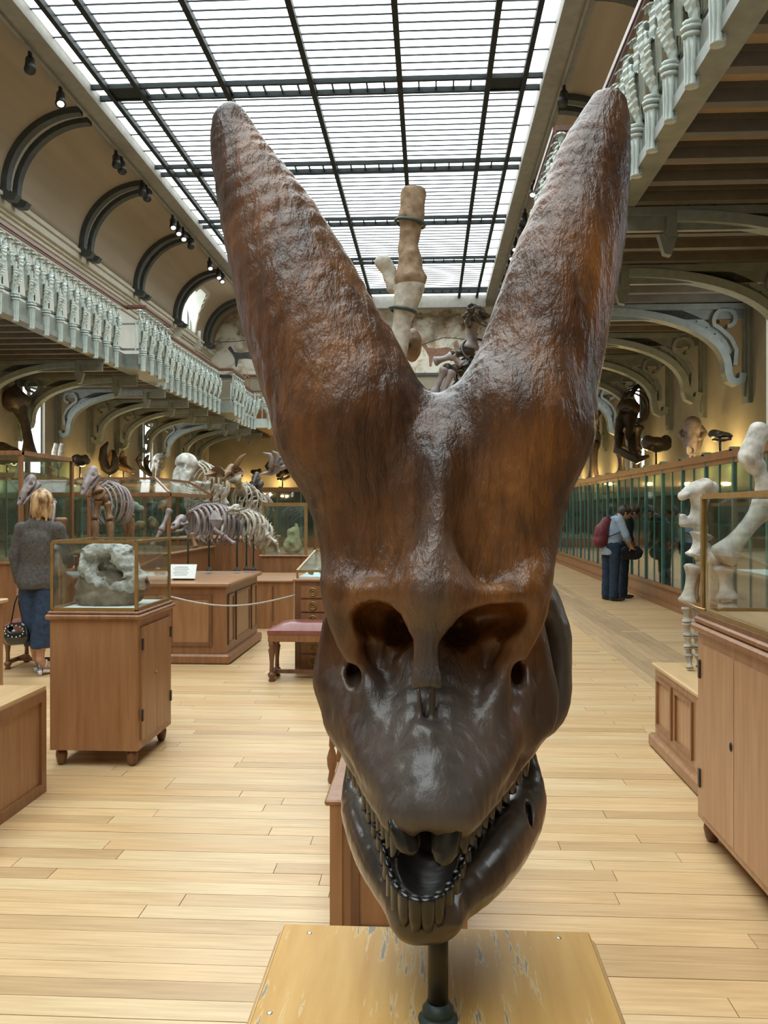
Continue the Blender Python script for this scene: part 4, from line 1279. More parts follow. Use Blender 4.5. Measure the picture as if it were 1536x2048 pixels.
v.ell(KF(232, 1151, -.09), (22*sc, .12, 12*sc), .01, 'cut').ell(KF(207, 1121, -.08), (19*sc, .10, 9*sc), .01, 'cut', Matrix.Rotation(math.radians(-25), 3, 'Y'))
v.rough(.013, 26, octaves=3)
v.build('skull', pmat('pale_weathered_fossil', (.16, .16, .145), (.66, .68, .64), .8, 16, bmp=.9, detail=8), rk)
tag(MB().box(xr-.19, xr-.03, yf+.03, yf+.09, ztop+.007, ztop+.010).build('specimen_card', M_CARD), 'small white card lying in front of the rock skull', 'card')

# --- low plinth cut by the left edge of the frame
p = atz(88, 1583, 0); q2 = at(88, 1372, p.y)
pb = thing('low_plinth', 'low plain wooden plinth at the left edge of the view', 'plinth', (p.x-.5, p.y-.6, 0))
MB().box(p.x-1.1, p.x, p.y-1.25, p.y, 0, q2.z-.02).build('body', M_OAK, pb)
MB().box(p.x-1.11, p.x+.008, p.y-1.26, p.y+.008, q2.z-.02, q2.z).build('top', M_TOP, pb)
q = MB(); panel_frame(q, 'x', p.x, p.y-1.25, p.y, .0, q2.z-.02, .055, .014); q.build('side_moulding', M_OAKM, pb)

# --- tall cabinet with vitrine at the left edge behind the plinth
x1 = at(10, 1250, 6.38).x
c2 = thing('glass_topped_cabinet', 'wooden cabinet with tall glass case cut off by the left edge beside the woman', 'cabinet', (x1-.4, 6.05, 0))
zt = at(12, 1196, 6.38).z
MB().box(x1-.8, x1, 5.75, 6.35, .08, zt-.03).build('body', M_OAK, c2)
MB().bbox(x1-.82, x1+.03, 5.72, 6.38, zt-.03, zt, .008).build('worktop', M_TOP, c2)
for (x, y) in ((x1-.05, 5.8), (x1-.75, 5.8), (x1-.05, 6.3), (x1-.75, 6.3)): foot_turned(c2, x, y, .08)
vitrine(c2, x1-.78, x1-.03, 5.78, 6.32, zt+.01, 1.82, .010)
# --- large framed vitrine further back on the left
def big_case(name, label, pxl, pxr, Yf, Yb, ztb, py_top, roof=0, frame=M_OAKM, base=M_OAKM, nv=3):
    xl, xr = at(pxl, 1000, Yf).x, at(pxr, 1000, Yf).x
    zt = at(pxl, py_top, Yf).z
    t = thing(name, label, 'display case', ((xl+xr)/2, (Yf+Yb)/2, 0))
    MB().box(xl-.03, xr+.03, Yf-.03, Yb+.03, 0, ztb-.03).build('base', base, t)
    MB().bbox(xl-.06, xr+.06, Yf-.06, Yb+.06, ztb-.03, ztb, .01).build('ledge', M_OAKM, t)
    r = .022
    for i in range(nv+1):
        x = xl+(xr-xl)*i/nv
        for y in (Yf, Yb): MB().box(x-r, x+r, y-r, y+r, ztb, zt).build('frame_post', frame, t)
        if i < nv:
            for y in (Yf, Yb): MB().box(x+r, xl+(xr-xl)*(i+1)/nv-r, y-.004, y+.004, ztb, zt).build('glass_pane', M_GLASSG, t)
    for x in (xl, xr): MB().box(x-.004, x+.004, Yf+r, Yb-r, ztb, zt).build('glass_pane', M_GLASSG, t)
    q = MB()
    for y in (Yf, Yb): q.box(xl-r, xr+r, y-r-.01, y+r+.01, zt-.03, zt+.02)
    for x in (xl, xr): q.box(x-r, x+r, Yf, Yb, zt-.03, zt+.02)
    q.build('frame_rail', frame, t)
    if roof:
        ri = .28
        vs = [(xl, Yf, zt+.02), (xr, Yf, zt+.02), (xr, Yb, zt+.02), (xl, Yb, zt+.02), (xl+ri, Yf+ri, zt+roof), (xr-ri, Yf+ri, zt+roof), (xr-ri, Yb-ri, zt+roof), (xl+ri, Yb-ri, zt+roof)]
        MB().add(vs, [(0,1,5,4),(1,2,6,5),(2,3,7,6),(3,0,4,7),(4,5,6,7)]).build('glass_roof', M_GLASSG, t)
        q = MB()
        for i in range(4):
            q.bar(vs[i], vs[4+i], .03); q.bar(vs[4+i], vs[4+(i+1) % 4], .03)
        q.build('roof_frame', frame, t)
    else:
        MB().box(xl, xr, Yf, Yb, zt, zt+.01).build('glass_top', M_GLASSG, t)
    return xl, xr, zt
big_case('framed_vitrine', 'large hip-roofed glass case full of fossils behind the woman', 100, 338, 11.2, 13.4, .98, 988, .22, nv=3)
big_case('framed_vitrine', 'wide glass case at far left above the woman\'s shoulder', -60, 42, 9.6, 11.0, .95, 905, 0, nv=2)
xl3, xr3, zt3 = big_case('framed_vitrine', 'tall brass-framed glass case holding the yellow stone slab', 527, 612, 12.6, 13.6, .88, 1008, 0, frame=M_BRASS, nv=1)
r_ = random.Random(21)
def scatter(n, x0, x1, y0, y1, zs, label, group, lo=.8, hi=1.5):
    for i in range(n):
        me = r_.choice(r_.choice(ROCKS)); o = bpy.data.objects.new('fossil', me); COL.objects.link(o)
        o.location = (r_.uniform(x0, x1), r_.uniform(y0, y1), r_.choice(zs)); s_ = r_.uniform(lo, hi); o.scale = (s_,)*3
        o.rotation_euler = (0, 0, r_.uniform(0, 6)); tag(o, label, 'fossil', group)
xa, xb = at(108, 1000, 11.2).x, at(330, 1000, 11.2).x
for z in (1.25, 1.52):
    tag(MB().box(xa, xb, 11.9, 12.6, z-.012, z).build('glass_shelf', M_GLASSG), '%s glass shelf inside the hip-roofed vitrine' % ('lower' if z < 1.4 else 'upper'), 'shelf')
scatter(16, xa+.2, xb-.2, 12.0, 12.5, [.99, 1.25, 1.52], 'small fossil displayed inside the hip-roofed vitrine', 'fossils in the hip-roofed vitrine', .7, 1.2)
# yellow slab
v = Vol((-.2, -.1, 0), (.2, .1, .5), .012); v.ell((0, 0, .12), (.15, .06, .16), .04).ell((.02, 0, .28), (.10, .05, .14), .04).ell((.06, 0, .38), (.04, .03, .08), .02); v.rough(.02, 12)
sl_ = v.build('stone_slab', pmat('yellow_stone', (.45, .37, .20), (.62, .54, .34), .85, 9, bmp=.5), None, 'yellow jagged stone slab standing in the tall glass case', 'fossil', org=(0, 0, 0))
sl_.location = at(585, 1100, 13.1); sl_.location.z = .885

# --- big panelled table with mounted ribcages
p = atz(452, 1328, 0); yf = p.y; xr = p.x
zt = at(450, 1165, yf).z; yb = atz(540, 1143, zt).y; xl = xr-1.35
t1 = thing('panelled_display_table', 'big panelled oak display table under the mounted ribcages', 'table', ((xl+xr)/2, (yf+yb)/2, 0))
MB().box(xl, xr, yf, yb, .08, zt-.04).build('body', M_OAKM, t1)
MB().bbox(xl-.05, xr+.05, yf-.05, yb+.05, 0, .10, .02).build('plinth_moulding', M_OAKM, t1)
MB().bbox(xl-.05, xr+.05, yf-.05, yb+.05, zt-.045, zt, .012).build('table_top', M_OAKH, t1)
for (a0, a1) in ((xr-.58, xr-.14), (xr-1.15, xr-.70)):
    q = MB(); panel_frame(q, 'y', yf, a0, a1, .18, zt-.13, .035, -.018); q.build('panel_frame', M_OAKD, t1)
    MB().box(a0+.035, a1-.035, yf-.008, yf, .215, zt-.165).build('panel', M_OAK, t1)
for (a0, a1) in ((yf+.08, yf+.32), (yf+.42, yb-.45), (yb-.35, yb-.08)):
    q = MB(); panel_frame(q, 'x', xr, a0, a1, .18, zt-.13, .03, .014); q.build('panel_frame', M_OAKD, t1)
    MB().box(xr, xr+.006, a0+.03, a1-.03, .21, zt-.16).build('panel', M_OAK, t1)
# sign on the table
c = at(366, 1143, yf+.25)
M3 = Matrix.Rotation(math.radians(-28), 3, 'X')
w = (at(391, 1143, yf+.25)-at(339, 1143, yf+.25)).x
sg = thing('specimen_sign', 'white tilted sign board propped on the panelled table', 'sign', (c.x, c.y, zt))
MB().obox((c.x, c.y, c.z), (w, .008, .16), M3).build('board', M_CARD, sg)
MB().obox((c.x, c.y+.03, zt+.02), (w*.8, .05, .035)).build('support', M_OAKD, sg)
q = MB()
for i in range(5): q.obox(Vector((c.x-.02, c.y, c.z))+M3 @ Vector((0, -.006, .05-i*.022)), (w*(.6 if i % 2 else .5), .002, .005), M3)
tag(q.build('printed_lines', pmat('faint_print', (.42, .44, .43), None, .7, 5), sg), kind='stuff')

# second low table behind it and further bases
x0, x1 = at(505, 1200, 11.2).x, at(592, 1200, 11.2).x
t2 = thing('low_cabinet', 'plain oak cabinet between the panelled table and the drawer cabinet', 'cabinet', ((x0+x1)/2, 11.6, 0))
zz2 = at(550, 1160, 11.0).z
MB().box(x0-.4, x1, 11.0, 12.3, 0, zz2-.03).build('body', M_OAK, t2)
MB().bbox(x0-.42, x1+.02, 10.97, 12.33, zz2-.03, zz2, .008).build('top', M_OAKH, t2)
for i in range(4): MB().box(x0-.3+i*.3, x0-.28+i*.3, 10.99, 11.0, .1, zz2-.08).build('panel_groove', M_OAKD, t2)
x0, x1 = at(335, 1100, 13.8).x, at(528, 1100, 13.8).x
t3 = thing('skeleton_base', 'long reddish wooden base under the white skeleton', 'plinth', ((x0+x1)/2, 14.4, 0))
MB().box(x0, x1, 13.8, 15.2, 0, 1.06).build('body', M_OAKM, t3); MB().bbox(x0-.03, x1+.03, 13.77, 15.23, 1.06, 1.10, .01).build('top', M_OAKH, t3)

# --- drawer cabinet with slanted desk case
p = atz(590, 1347, 0); yd = p.y; x0 = p.x; x1 = at(720, 1300, yd).x
zt4 = at(600, 1157, yd).z
dc = thing('drawer_cabinet', 'dark oak drawer cabinet with brass ring pulls behind the bench', 'cabinet', ((x0+x1)/2, yd+.4, 0))
MB().box(x0, x1, yd, yd+1.5, 0, zt4-.03).build('body', M_OAKD, dc)
MB().bbox(x0-.02, x1+.02, yd-.02, yd+1.52, zt4-.03, zt4, .008).build('top', M_OAKH, dc)
dz = (zt4-.12)/6
for i in range(6):
    z0 = .06+i*dz
    d_ = MB().box(x0+.06, x1-.06, yd-.014, yd, z0+.008, z0+dz-.008).build('drawer', M_OAKM, dc)
    pull = MB()
    cxx = at(626, 1200, yd).x; cz = z0+dz/2
    for (rr_, r2) in ((.034, .007), (.016, .006)):
        pull.tube([(cxx+rr_*math.cos(u*math.pi/8), yd-.020, cz+rr_*math.sin(u*math.pi/8)) for u in range(17)], r2, 6, False)
    pull.build('ring_pull', M_BRASS, d_)
dk = thing('desk_showcase', 'slant-topped glass desk case standing on the drawer cabinet', 'showcase', ((x0+x1)/2, yd+.5, zt4))
zl, zh = zt4+.07, zt4+.20
vs = [(x0+.02, yd+.02, zl), (x1-.02, yd+.02, zl), (x1-.02, yd+1.3, zh), (x0+.02, yd+1.3, zh)]
MB().add(vs+[(a_, b_, c_+.006) for a_, b_, c_ in vs], [(0,1,2,3),(7,6,5,4),(0,4,5,1),(1,5,6,2),(2,6,7,3),(3,7,4,0)]).build('glass_lid', glass_mat('bright_desk_glass', (.75, .85, .85)), dk)
q = MB()
for i in range(4): q.bar(vs[i], vs[(i+1) % 4], .022)
for a_ in vs: q.bar((a_[0], a_[1], zt4), a_, .018)
q.build('frame', M_BRASS, dk)
MB().box(x0+.03, x1-.03, yd+.03, yd+1.29, zt4, zt4+.015).build('tray', M_CARD, dk)
scatter(6, x0+.1, x1-.15, yd+.1, yd+1.0, [zt4+.016], 'tiny fossil lying in the slant-topped desk case', 'fossils in the desk case', .25, .4)

# --- leather bench
def bench(label, x0, x1, y0, y1, zs, dark=False):
    t = thing('leather_bench', label, 'bench', ((x0+x1)/2, (y0+y1)/2, 0))
    ins = .03
    for (x, y) in ((x0+ins, y0+ins), (x1-ins, y0+ins), (x0+ins, y1-ins), (x1-ins, y1-ins)):
        q = MB(); turned_leg(q, x, y, 0, zs-.16, .03); q.build('leg', M_OAKD, t)
    MB().box(x0, x1, y0, y1, zs-.17, zs-.10).build('seat_rail', M_OAKM, t)
    q = MB()
    for x in (x0+ins, x1-ins): q.box(x-.018, x+.018, y0+ins, y1-ins, .05, .085)
    q.box(x0+ins, x1-ins, (y0+y1)/2-.018, (y0+y1)/2+.018, .05, .085)
    q.build('stretcher', M_OAKD, t)
    vs, fs = [], []; n = 10
    for i in range(n+1):
        for j in range(n+1):
            u, w = i/n, j/n
            e = min(1, 6*min(u, 1-u))*min(1, 6*min(w, 1-w))
            e = math.sin(math.pi/2*min(1, e))
            vs.append((x0-.005+(x1-x0+.01)*u, y0-.005+(y1-y0+.01)*w, zs-.075+.075*e))
    for i in range(n):
        for j in range(n): fs.append((i*(n+1)+j, (i+1)*(n+1)+j, (i+1)*(n+1)+j+1, i*(n+1)+j+1))
    q = MB(); q.add(vs, fs, True); q.box(x0-.005, x1+.005, y0-.005, y1+.005, zs-.105, zs-.07)
    q.build('cushion', pmat('oxblood_leather', (.19, .055, .045), (.26, .085, .07), .33, 12, bmp=.1, coat=.2), t)
    return t
p = atz(540, 1364, 0); yb_ = atz(556, 1346, 0).y
bench('dark red leather bench with turned legs left of the skull', p.x-.02, p.x+1.0, p.y, p.y+.33, at(540, 1240, p.y+.2).z)
p = atz(16, 1352, 0)
bench('dark red leather bench half hidden behind the woman', p.x-.2, p.x+.55, p.y+.30, p.y+.75, .50)

# --- stand with turned legs and the plinth straight behind the skull
ps = atz(664, 1566, 0)
st = thing('turned_leg_stand', 'tall wooden stand with turned legs half hidden behind the skull', 'stand', (ps.x+.3, ps.y+.2, 0))
zs = at(655, 1240, ps.y).z
for (x, y) in ((ps.x, ps.y), (ps.x+.6, ps.y), (ps.x, ps.y+.42), (ps.x+.6, ps.y+.42)):
    q = MB(); turned_leg(q, x, y, 0, zs-.10, .024); q.build('leg', M_OAKM, st)
MB().box(ps.x-.03, ps.x+.63, ps.y-.03, ps.y+.45, zs-.13, zs-.02).build('apron', M_OAKM, st)
MB().bbox(ps.x-.05, ps.x+.65, ps.y-.05, ps.y+.47, zs-.02, zs, .006).build('top', M_OAKL, st)
yp = 3.0; xa, xb = at(657, 1700, yp).x, at(938, 1700, yp).x; zp = at(657, 1597, yp).z
pp = thing('specimen_plinth', 'panelled oak plinth directly behind the horned skull', 'plinth', ((xa+xb)/2, yp+.5, 0))
MB().box(xa+.006, xb-.006, yp, yp+.9, 0, zp-.02).build('body', M_OAK, pp)
MB().bbox(xa-.012, xb+.012, yp-.018, yp+.92, zp-.022, zp, .006).build('top', M_OAKM, pp)
MB().box(xa+.006, xa+.05, yp-.012, yp, 0, zp-.022).build('corner_stile', M_OAK, pp); MB().box(xb-.05, xb-.006, yp-.012, yp, 0, zp-.022).build('corner_stile', M_OAK, pp)
q = MB(); panel_frame(q, 'y', yp, xa+.08, xb-.08, .05, zp-.07, .03, -.01); q.build('panel_frame', M_OAKD, pp)

# --- rope barrier
a_, b_ = at(336, 1192, 8.36), at(591, 1190, 8.03)
rp = MB(); pts = []
for i in range(17):
    u = i/16; c = a_.lerp(b_, u); c.z -= .10*math.sin(math.pi*u); pts.append(c)
rp.tube(pts, .009, 6)
tag(rp.build('rope_barrier', pmat('grey_rope', (.36, .34, .32), (.50, .47, .44), .7, 40)), 'thin grey rope sagging in front of the panelled table', 'rope')

# --- right-hand cabinet with vitrine
p = atz(1396, 1640, .08); XR = p.x; yb = p.y; yf = yb-2.1
zt = at(1391, 1232, yb).z
c3 = thing('glass_topped_cabinet', 'long pale oak cabinet with big glass case at the right edge', 'cabinet', (XR+.4, (yf+yb)/2, 0))
MB().box(XR, XR+.85, yf, yb, .10, zt-.06).build('body', M_OAKL, c3)
MB().bbox(XR-.03, XR+.88, yf-.03, yb+.03, zt-.065, zt-.03, .010).bbox(XR-.015, XR+.865, yf-.015, yb+.015, zt-.03, zt, .008).build('worktop', M_OAKM, c3)
for y in (yb-.05, yb-.92, yf+.05):
    foot_turned(c3, XR+.05, y, .10, .04); foot_turned(c3, XR+.8, y, .10, .04)
y = yb-.07
for i in range(4):
    y2 = y-.44
    d_ = MB().box(XR-.012, XR, y2+.003, y-.003, .14, zt-.12).build('door', M_OAKL, c3)
    hy = y if i % 2 == 0 else y2
    for z in (.26, zt-.28): MB().box(XR-.02, XR-.011, hy-.011, hy+.011, z, z+.085).build('hinge', M_BLACK, d_)
    if i % 2 == 0: MB().ball((XR-.014, y2+.03, .56), (.006, .012, .02), 8, 6).build('key_plate', M_BLACK, d_)
    y = y2 if i % 2 == 0 else y2-.06
zv = at(1405, 993, yb-.02).z
vitrine(c3, XR+.02, XR+.82, yf+.02, yb-.02, zt+.03, zv, .012, M_BRASS)
MB().box(XR+.0, XR+.84, yf, yb, zt, zt+.02).build('case_sill', M_OAKD, c3)
MB().box(XR+.04, XR+.80, yf+.04, yb-.04, zt+.02, zt+.028).build('case_floor', M_TOP, c3)
MB().tube([(XR-.01, yb-.14, zt+.045), (XR-.035, yb-.10, zt+.05), (XR-.045, yb+.05, zt+.06)], .007, 6).build('handle', M_BRASS, c3)

# --- low panelled plinth on the right, carrying the white limb bones
p = atz(1303, 1490, 0); X5 = p.x; y5 = p.y; z5 = at(1308, 1324, y5).z
p5 = thing('specimen_plinth', 'low panelled oak plinth with white limb bones standing on it', 'plinth', (X5+.6, y5-.7, 0))
MB().box(X5+.02, X5+1.3, y5-1.1, y5-.02, .0, z5-.03).build('body', M_OAKL, p5)
MB().bbox(X5-.02, X5+1.33, y5-1.12, y5+.01, 0, .085, .015).build('base_moulding', M_OAK, p5)
MB().bbox(X5+.0, X5+1.32, y5-1.12, y5, z5-.03, z5, .008).build('top', M_TOP, p5)
for (a0, a1) in ((y5-.42, y5-.07), (y5-.83, y5-.48)):
    q = MB(); panel_frame(q, 'x', X5+.02, a0, a1, .14, z5-.08, .025, -.014); q.build('panel_frame', M_OAKM, p5)
# ------------------------------------------------------------------ bones and skeletons
def frame_from(f, u=(0, 0, 1)):
    f = Vector(f).normalized(); u = Vector(u)
    x = f.cross(u).normalized(); z = x.cross(f).normalized()
    return Matrix((x, f, z)).transposed()
def bone(name, mat, parent, a, b, r, knob=1.7, bend=0, flat=1.0):
    a, b = Vector(a), Vector(b); d = b-a
    side = d.cross(Vector((0, 1, 0)))
    side = side.normalized() if side.length > 1e-6 else Vector((1, 0, 0))
    prof = [(0, .45), (.03, .85), (.09, 1), (.17, .85), (.28, .66), (.42, .56), (.58, .55), (.72, .62), (.83, .8), (.91, 1), (.97, .88), (1, .45)]
    pts, rr = [], []
    for t, s in prof:
        pts.append(a+d*t+side*bend*math.sin(math.pi*t)); rr.append(r*s*knob)
    return MB().tube(pts, rr, 9, True, flat).build(name, mat, parent)
def skull(name, mat, parent, c, f, Ls, kind='bear', u=(0, 0, 1), label=None, cat=None, jaw=True):
    M = frame_from(f, u); c = Vector(c)
    P = lambda x, y, z: c+M @ Vector((x, y, z))*Ls
    e = Ls*.75
    v = Vol(c-Vector((e, e, e)), c+Vector((e, e, e)), Ls/34)
    E = lambda x, y, z, r, k=.05, op='add': v.ell(P(x, y, z), [q*Ls for q in r], k*Ls, op, M)
    Cc = lambda pts, rad, k=.04, op='add': v.chain([P(*p) for p in pts], [q*Ls for q in rad], k*Ls, op)
    if kind == 'bear':
        E(0, -.25, .06, (.20, .26, .19)); Cc([(0, -.1, .04), (0, .25, 0), (0, .44, -.03)], [.17, .125, .11])
        for s in (-1, 1):
            Cc([(s*.18, -.32, -.04), (s*.29, -.12, -.05), (s*.17, .08, -.03)], [.05, .045, .05])
            E(s*.16, .02, .09, (.075, .09, .075), .02, 'cut')
            if jaw: Cc([(s*.19, -.25, -.20), (s*.13, .15, -.24), (s*.06, .42, -.2)], [.06, .06, .05])
        E(0, .47, .02, (.075, .12, .075), .02, 'cut')
    elif kind == 'horse':
        E(0, -.30, .05, (.14, .17, .13)); Cc([(0, -.2, .03), (0, .15, 0), (0, .46, -.07)], [.13, .10, .065])
        for s in (-1, 1):
            Cc([(s*.12, -.3, 0), (s*.17, -.14, .02), (s*.11, .06, -.01)], [.035, .04, .04])
            E(s*.14, -.12, .06, (.05, .06, .05), .02, 'cut')
            if jaw: Cc([(s*.10, -.3, -.16), (s*.08, .0, -.17), (s*.04, .42, -.16)], [.075, .055, .03])
        E(0, .42, .0, (.04, .12, .05), .02, 'cut')
    elif kind == 'elephant':
        E(0, -.05, .2, (.27, .24, .24)); E(0, 0, 0, (.22, .2, .22))
        for s in (-1, 1):
            Cc([(s*.11, .08, .05), (s*.12, .2, -.25), (s*.14, .28, -.5)], [.12, .10, .08])
            E(s*.22, .12, .08, (.08, .1, .08), .03, 'cut')
        E(0, .2, .14, (.12, .1, .07), .03, 'cut')
    elif kind == 'jaw':
        for s in (-1, 1):
            Cc([(s*.22, -.40, .25), (s*.21, -.34, .02), (s*.16, -.05, -.08), (s*.05, .40, -.02)], [.06, .10, .09, .07])
            Cc([(s*.21, -.20, .18), (s*.2, -.18, .0)], [.04, .08])
    elif kind == 'blob':
        E(0, 0, .05, (.34, .42, .2)); E(.15, .2, .1, (.16, .2, .18)); E(-.2, -.2, .1, (.14, .16, .2)); E(0, .3, -.05, (.1, .12, .1), .03, 'cut'); E(.2, -.1, .2, (.1, .1, .1), .03, 'cut')
    v.rough(Ls*.012, 9/Ls)
    return v.build(name, mat, parent, label, cat)
def spine_rib(parent, mat, pts, ws, hs, n, r, spike=.05, gap=.30, tilt=(0, 0, 0)):
    """vertebral column along pts and n pairs of ribs hanging from it"""
    pts = [Vector(p) for p in pts]
    def S(arr, t):
        x = t*(len(arr)-1); i = min(int(x), len(arr)-2); u = x-i
        return arr[i]*(1-u)+arr[i+1]*u if not isinstance(arr[0], Vector) else arr[i].lerp(arr[i+1], u)
    q = MB()
    m = n*2+3
    for i in range(m):
        c = S(pts, i/(m-1)); nx = S(pts, min(1, (i+1)/(m-1))); pv = S(pts, max(0, (i-1)/(m-1)))
        d = (nx-pv).normalized(); M = frame_from(d, (0, .05, 1))
        q.ball(c, (r*1.9, r*1.7, r*1.9), 7, 5, M)
        q.bar(c, c+M @ Vector((0, -.3*spike, spike)), r*.9, r*.5)
    q.build('spine', mat, parent)
    for i in range(n):
        t = (i+.5)/n; c = S(pts, t); nx = S(pts, min(1, t+.02)); pv = S(pts, max(0, t-.02))
        d = (nx-pv).normalized(); d.z *= .3; M = frame_from(d.normalized())
        w, h = S(ws, t), S(hs, t)
        for s in (-1, 1):
            rp_ = []
            for j in range(11):
                a = math.pi*(.02+(1-gap*.5)*j/10)
                rp_.append(c+M @ Vector((s*w*math.sin(a), -.12*h*j/10, -h*.5*(1-math.cos(a)))) + Vector(tilt)*(j/10))
            MB().tube(rp_, [r*1.0, r*1.2, r*1.3, r*1.3, r*1.3, r*1.25, r*1.2, r*1.1, r, r*.9, r*.7], 6, True, .6).build('rib', mat, parent)
def pole(parent, p, z0, r=.012):
    p = Vector(p)
    MB().tube([(p.x, p.y, z0), (p.x, p.y, p.z)], r, 8).build('support_pole', M_IRON, parent)
    MB().lathe((p.x, p.y, z0), [(r*4, 0), (r*4, .012), (r*1.8, .02), (r*1.3, .05)], 10).build('pole_foot', M_IRON, parent)

ZT1 = .845
Yt = 9.75
# grey-violet ribcage on the panelled table
A = thing('mounted_ribcage', 'violet-grey ribcage with blunt skull on iron poles above the panelled table', 'skeleton', at(425, 1143, Yt))
A.location.z = ZT1; ORG[A] = Vector(A.location)
spine_rib(A, M_BONEG, [at(380, 1024, 9.45), at(405, 1012, 9.6), at(432, 1010, 9.75), at(458, 1018, 9.9), at(478, 1042, 10.0)], [.11, .17, .22, .22, .16], [.28, .40, .47, .46, .32], 11, .016)
skull('skull', M_BONEG, A, at(357, 1046, 9.25), (-.15, -1, -.25), .30, 'bear')
MB().leaf([at(428, 1022, 9.50), at(433, 1040, 9.46), at(432, 1060, 9.47)], [.02, .075, .02], (1, .2, 0), .02).build('shoulder_blade', M_BONEG, A)
bone('arm_bone', M_BONEG, A, at(428, 1058, 9.46), at(448, 1072, 9.40), .020); bone('arm_bone', M_BONEG, A, at(448, 1072, 9.40), at(470, 1088, 9.36), .018)
bone('arm_bone', M_BONEG, A, at(340, 1018, 9.45), at(322, 1062, 9.35), .024); bone('arm_bone', M_BONEG, A, at(322, 1062, 9.35), at(303, 1092, 9.3), .018)
bone('arm_bone', M_BONEB, A, at(383, 1066, 9.3), at(392, 1096, 9.28), .022)
for (px, py) in ((376, 1058), (418, 1012), (474, 1040)): pole(A, at(px, py, Yt), ZT1, .011)
# pale ribcage behind it
B = thing('mounted_ribcage', 'pale ribcage with small skull on poles, right of the violet one', 'skeleton', at(500, 1138, 10.0))
B.location.z = ZT1; ORG[B] = Vector(B.location)
spine_rib(B, M_BONE, [at(478, 1028, 9.7), at(495, 1022, 9.85), at(518, 1030, 9.98), at(538, 1052, 10.08), at(548, 1082, 10.1)], [.10, .16, .18, .16, .10], [.26, .36, .38, .32, .18], 9, .015)
skull('skull', M_BONE, B, at(466, 1018, 9.55), (-.5, -1, -.1), .22, 'bear')
bone('arm_bone', M_BONE, B, at(526, 1048, 9.75), at(536, 1072, 9.72), .022); bone('arm_bone', M_BONE, B, at(536, 1072, 9.72), at(554, 1086, 9.68), .016); bone('arm_bone', M_BONE, B, at(554, 1086, 9.68), at(558, 1106, 9.68), .012)
for (px, py) in ((493, 1030), (507, 1030)): pole(B, at(px, py, 9.9), ZT1, .010)

# white elephant-like skeleton on its base
ZB = 1.10
Cc_ = thing('mounted_skeleton', 'tall white elephant-like skeleton with domed skull behind the ribcages', 'skeleton', at(400, 1075, 14.4)); Cc_.location.z = ZB; ORG[Cc_] = Vector(Cc_.location)
skull('skull', M_BONEW, Cc_, at(370, 944, 13.9), (-.35, -1, 0), .72, 'elephant')
for (a_, b_, r) in (((360, 965, 13.7), (344, 1012, 13.6), .045), ((384, 965, 13.7), (378, 1012, 13.6), .045)):
    MB().tube([at(*a_), at((a_[0]+b_[0])/2-3, (a_[1]+b_[1])/2, a_[2]-.05), at(*b_)], [r*1.2, r*1.1, r*.7], 9).build('tusk', M_BONEW, Cc_)
spine_rib(Cc_, M_BONE, [at(390, 930, 14.0), at(405, 925, 14.2), at(425, 936, 14.6), at(440, 955, 15.0)], [.18, .26, .28, .2], [.5, .62, .62, .45], 8, .02)
for (pts) in ([(398, 962, 13.95), (392, 1000, 13.95), (396, 1048, 13.95)], [(412, 962, 14.0), (418, 1005, 14.1), (414, 1052, 14.1)], [(436, 968, 14.9), (430, 1005, 14.9), (436, 1052, 14.9)], [(444, 975, 14.8), (450, 1010, 14.8), (444, 1055, 14.8)]):
    bone('leg_bone', M_BONEW, Cc_, at(*pts[0]), at(*pts[1]), .05)
    e = at(*pts[2]); e.z = ZB+.03; bone('leg_bone', M_BONEW, Cc_, at(*pts[1]), e, .045)
# giant deer with broad antlers
def palm(parent, mat, poly, Y, th=.05):
    P_ = [at(x_, y_, Y) for x_, y_ in poly]; n = len(P_); c_ = sum(P_, Vector())/n
    vs = [p+Vector((0, .16*math.sin(i*1.3)-th/2, 0)) for i, p in enumerate(P_)]
    vs = vs+[v_+Vector((0, th, 0)) for v_ in vs]+[c_+Vector((0, .12, 0)), c_+Vector((0, .12+th, 0))]
    fs = [(i, (i+1) % n, 2*n) for i in range(n)]+[((i+1) % n+n, i+n, 2*n+1) for i in range(n)]+[(i, i+n, (i+1) % n+n, (i+1) % n) for i in range(n)]
    MB().add(vs, fs).build('antler', mat, parent)
def tine(parent, mat, pts, Y, r):
    MB().tube([at(x_, y_, Y-.03*i) for i, (x_, y_) in enumerate(pts)], [r, r*.9, r*.7, r*.15][:len(pts)], 7).build('antler_tine', mat, parent)
D_ = thing('mounted_skeleton', 'giant deer skeleton with broad brown palmed antlers', 'skeleton', at(490, 1080, 14.3)); D_.location.z = ZB; ORG[D_] = Vector(D_.location)
skull('skull', M_BONEB, D_, at(456, 944, 13.3), (-.25, -1, -.45), .46, 'horse')
palm(D_, M_BONEB, [(408, 951), (416, 939), (430, 931), (446, 935), (454, 944), (444, 954), (426, 954)], 13.2)
palm(D_, M_BONEB, [(462, 940), (470, 930), (482, 936), (492, 946), (478, 952), (466, 950)], 13.2)
tine(D_, M_BONEB, [(470, 938), (476, 925), (484, 914), (491, 908)], 13.2, .05)
bone('neck', M_BONE, D_, at(468, 952, 13.6), at(486, 985, 14.0), .07)
spine_rib(D_, M_BONE, [at(478, 972, 13.9), at(495, 968, 14.1), at(512, 985, 14.5), at(522, 1005, 14.8)], [.13, .2, .22, .16], [.42, .52, .5, .36], 7, .016)
for (px, Y) in ((482, 13.9), (496, 14.0), (512, 14.8), (522, 14.8)):
    k_ = at(px, 1020, Y); e = Vector((k_.x+.05, Y, ZB+.02)); bone('leg_bone', M_BONE, D_, at(px, 1000, Y), k_, .035); bone('leg_bone', M_BONE, D_, k_, e, .028)
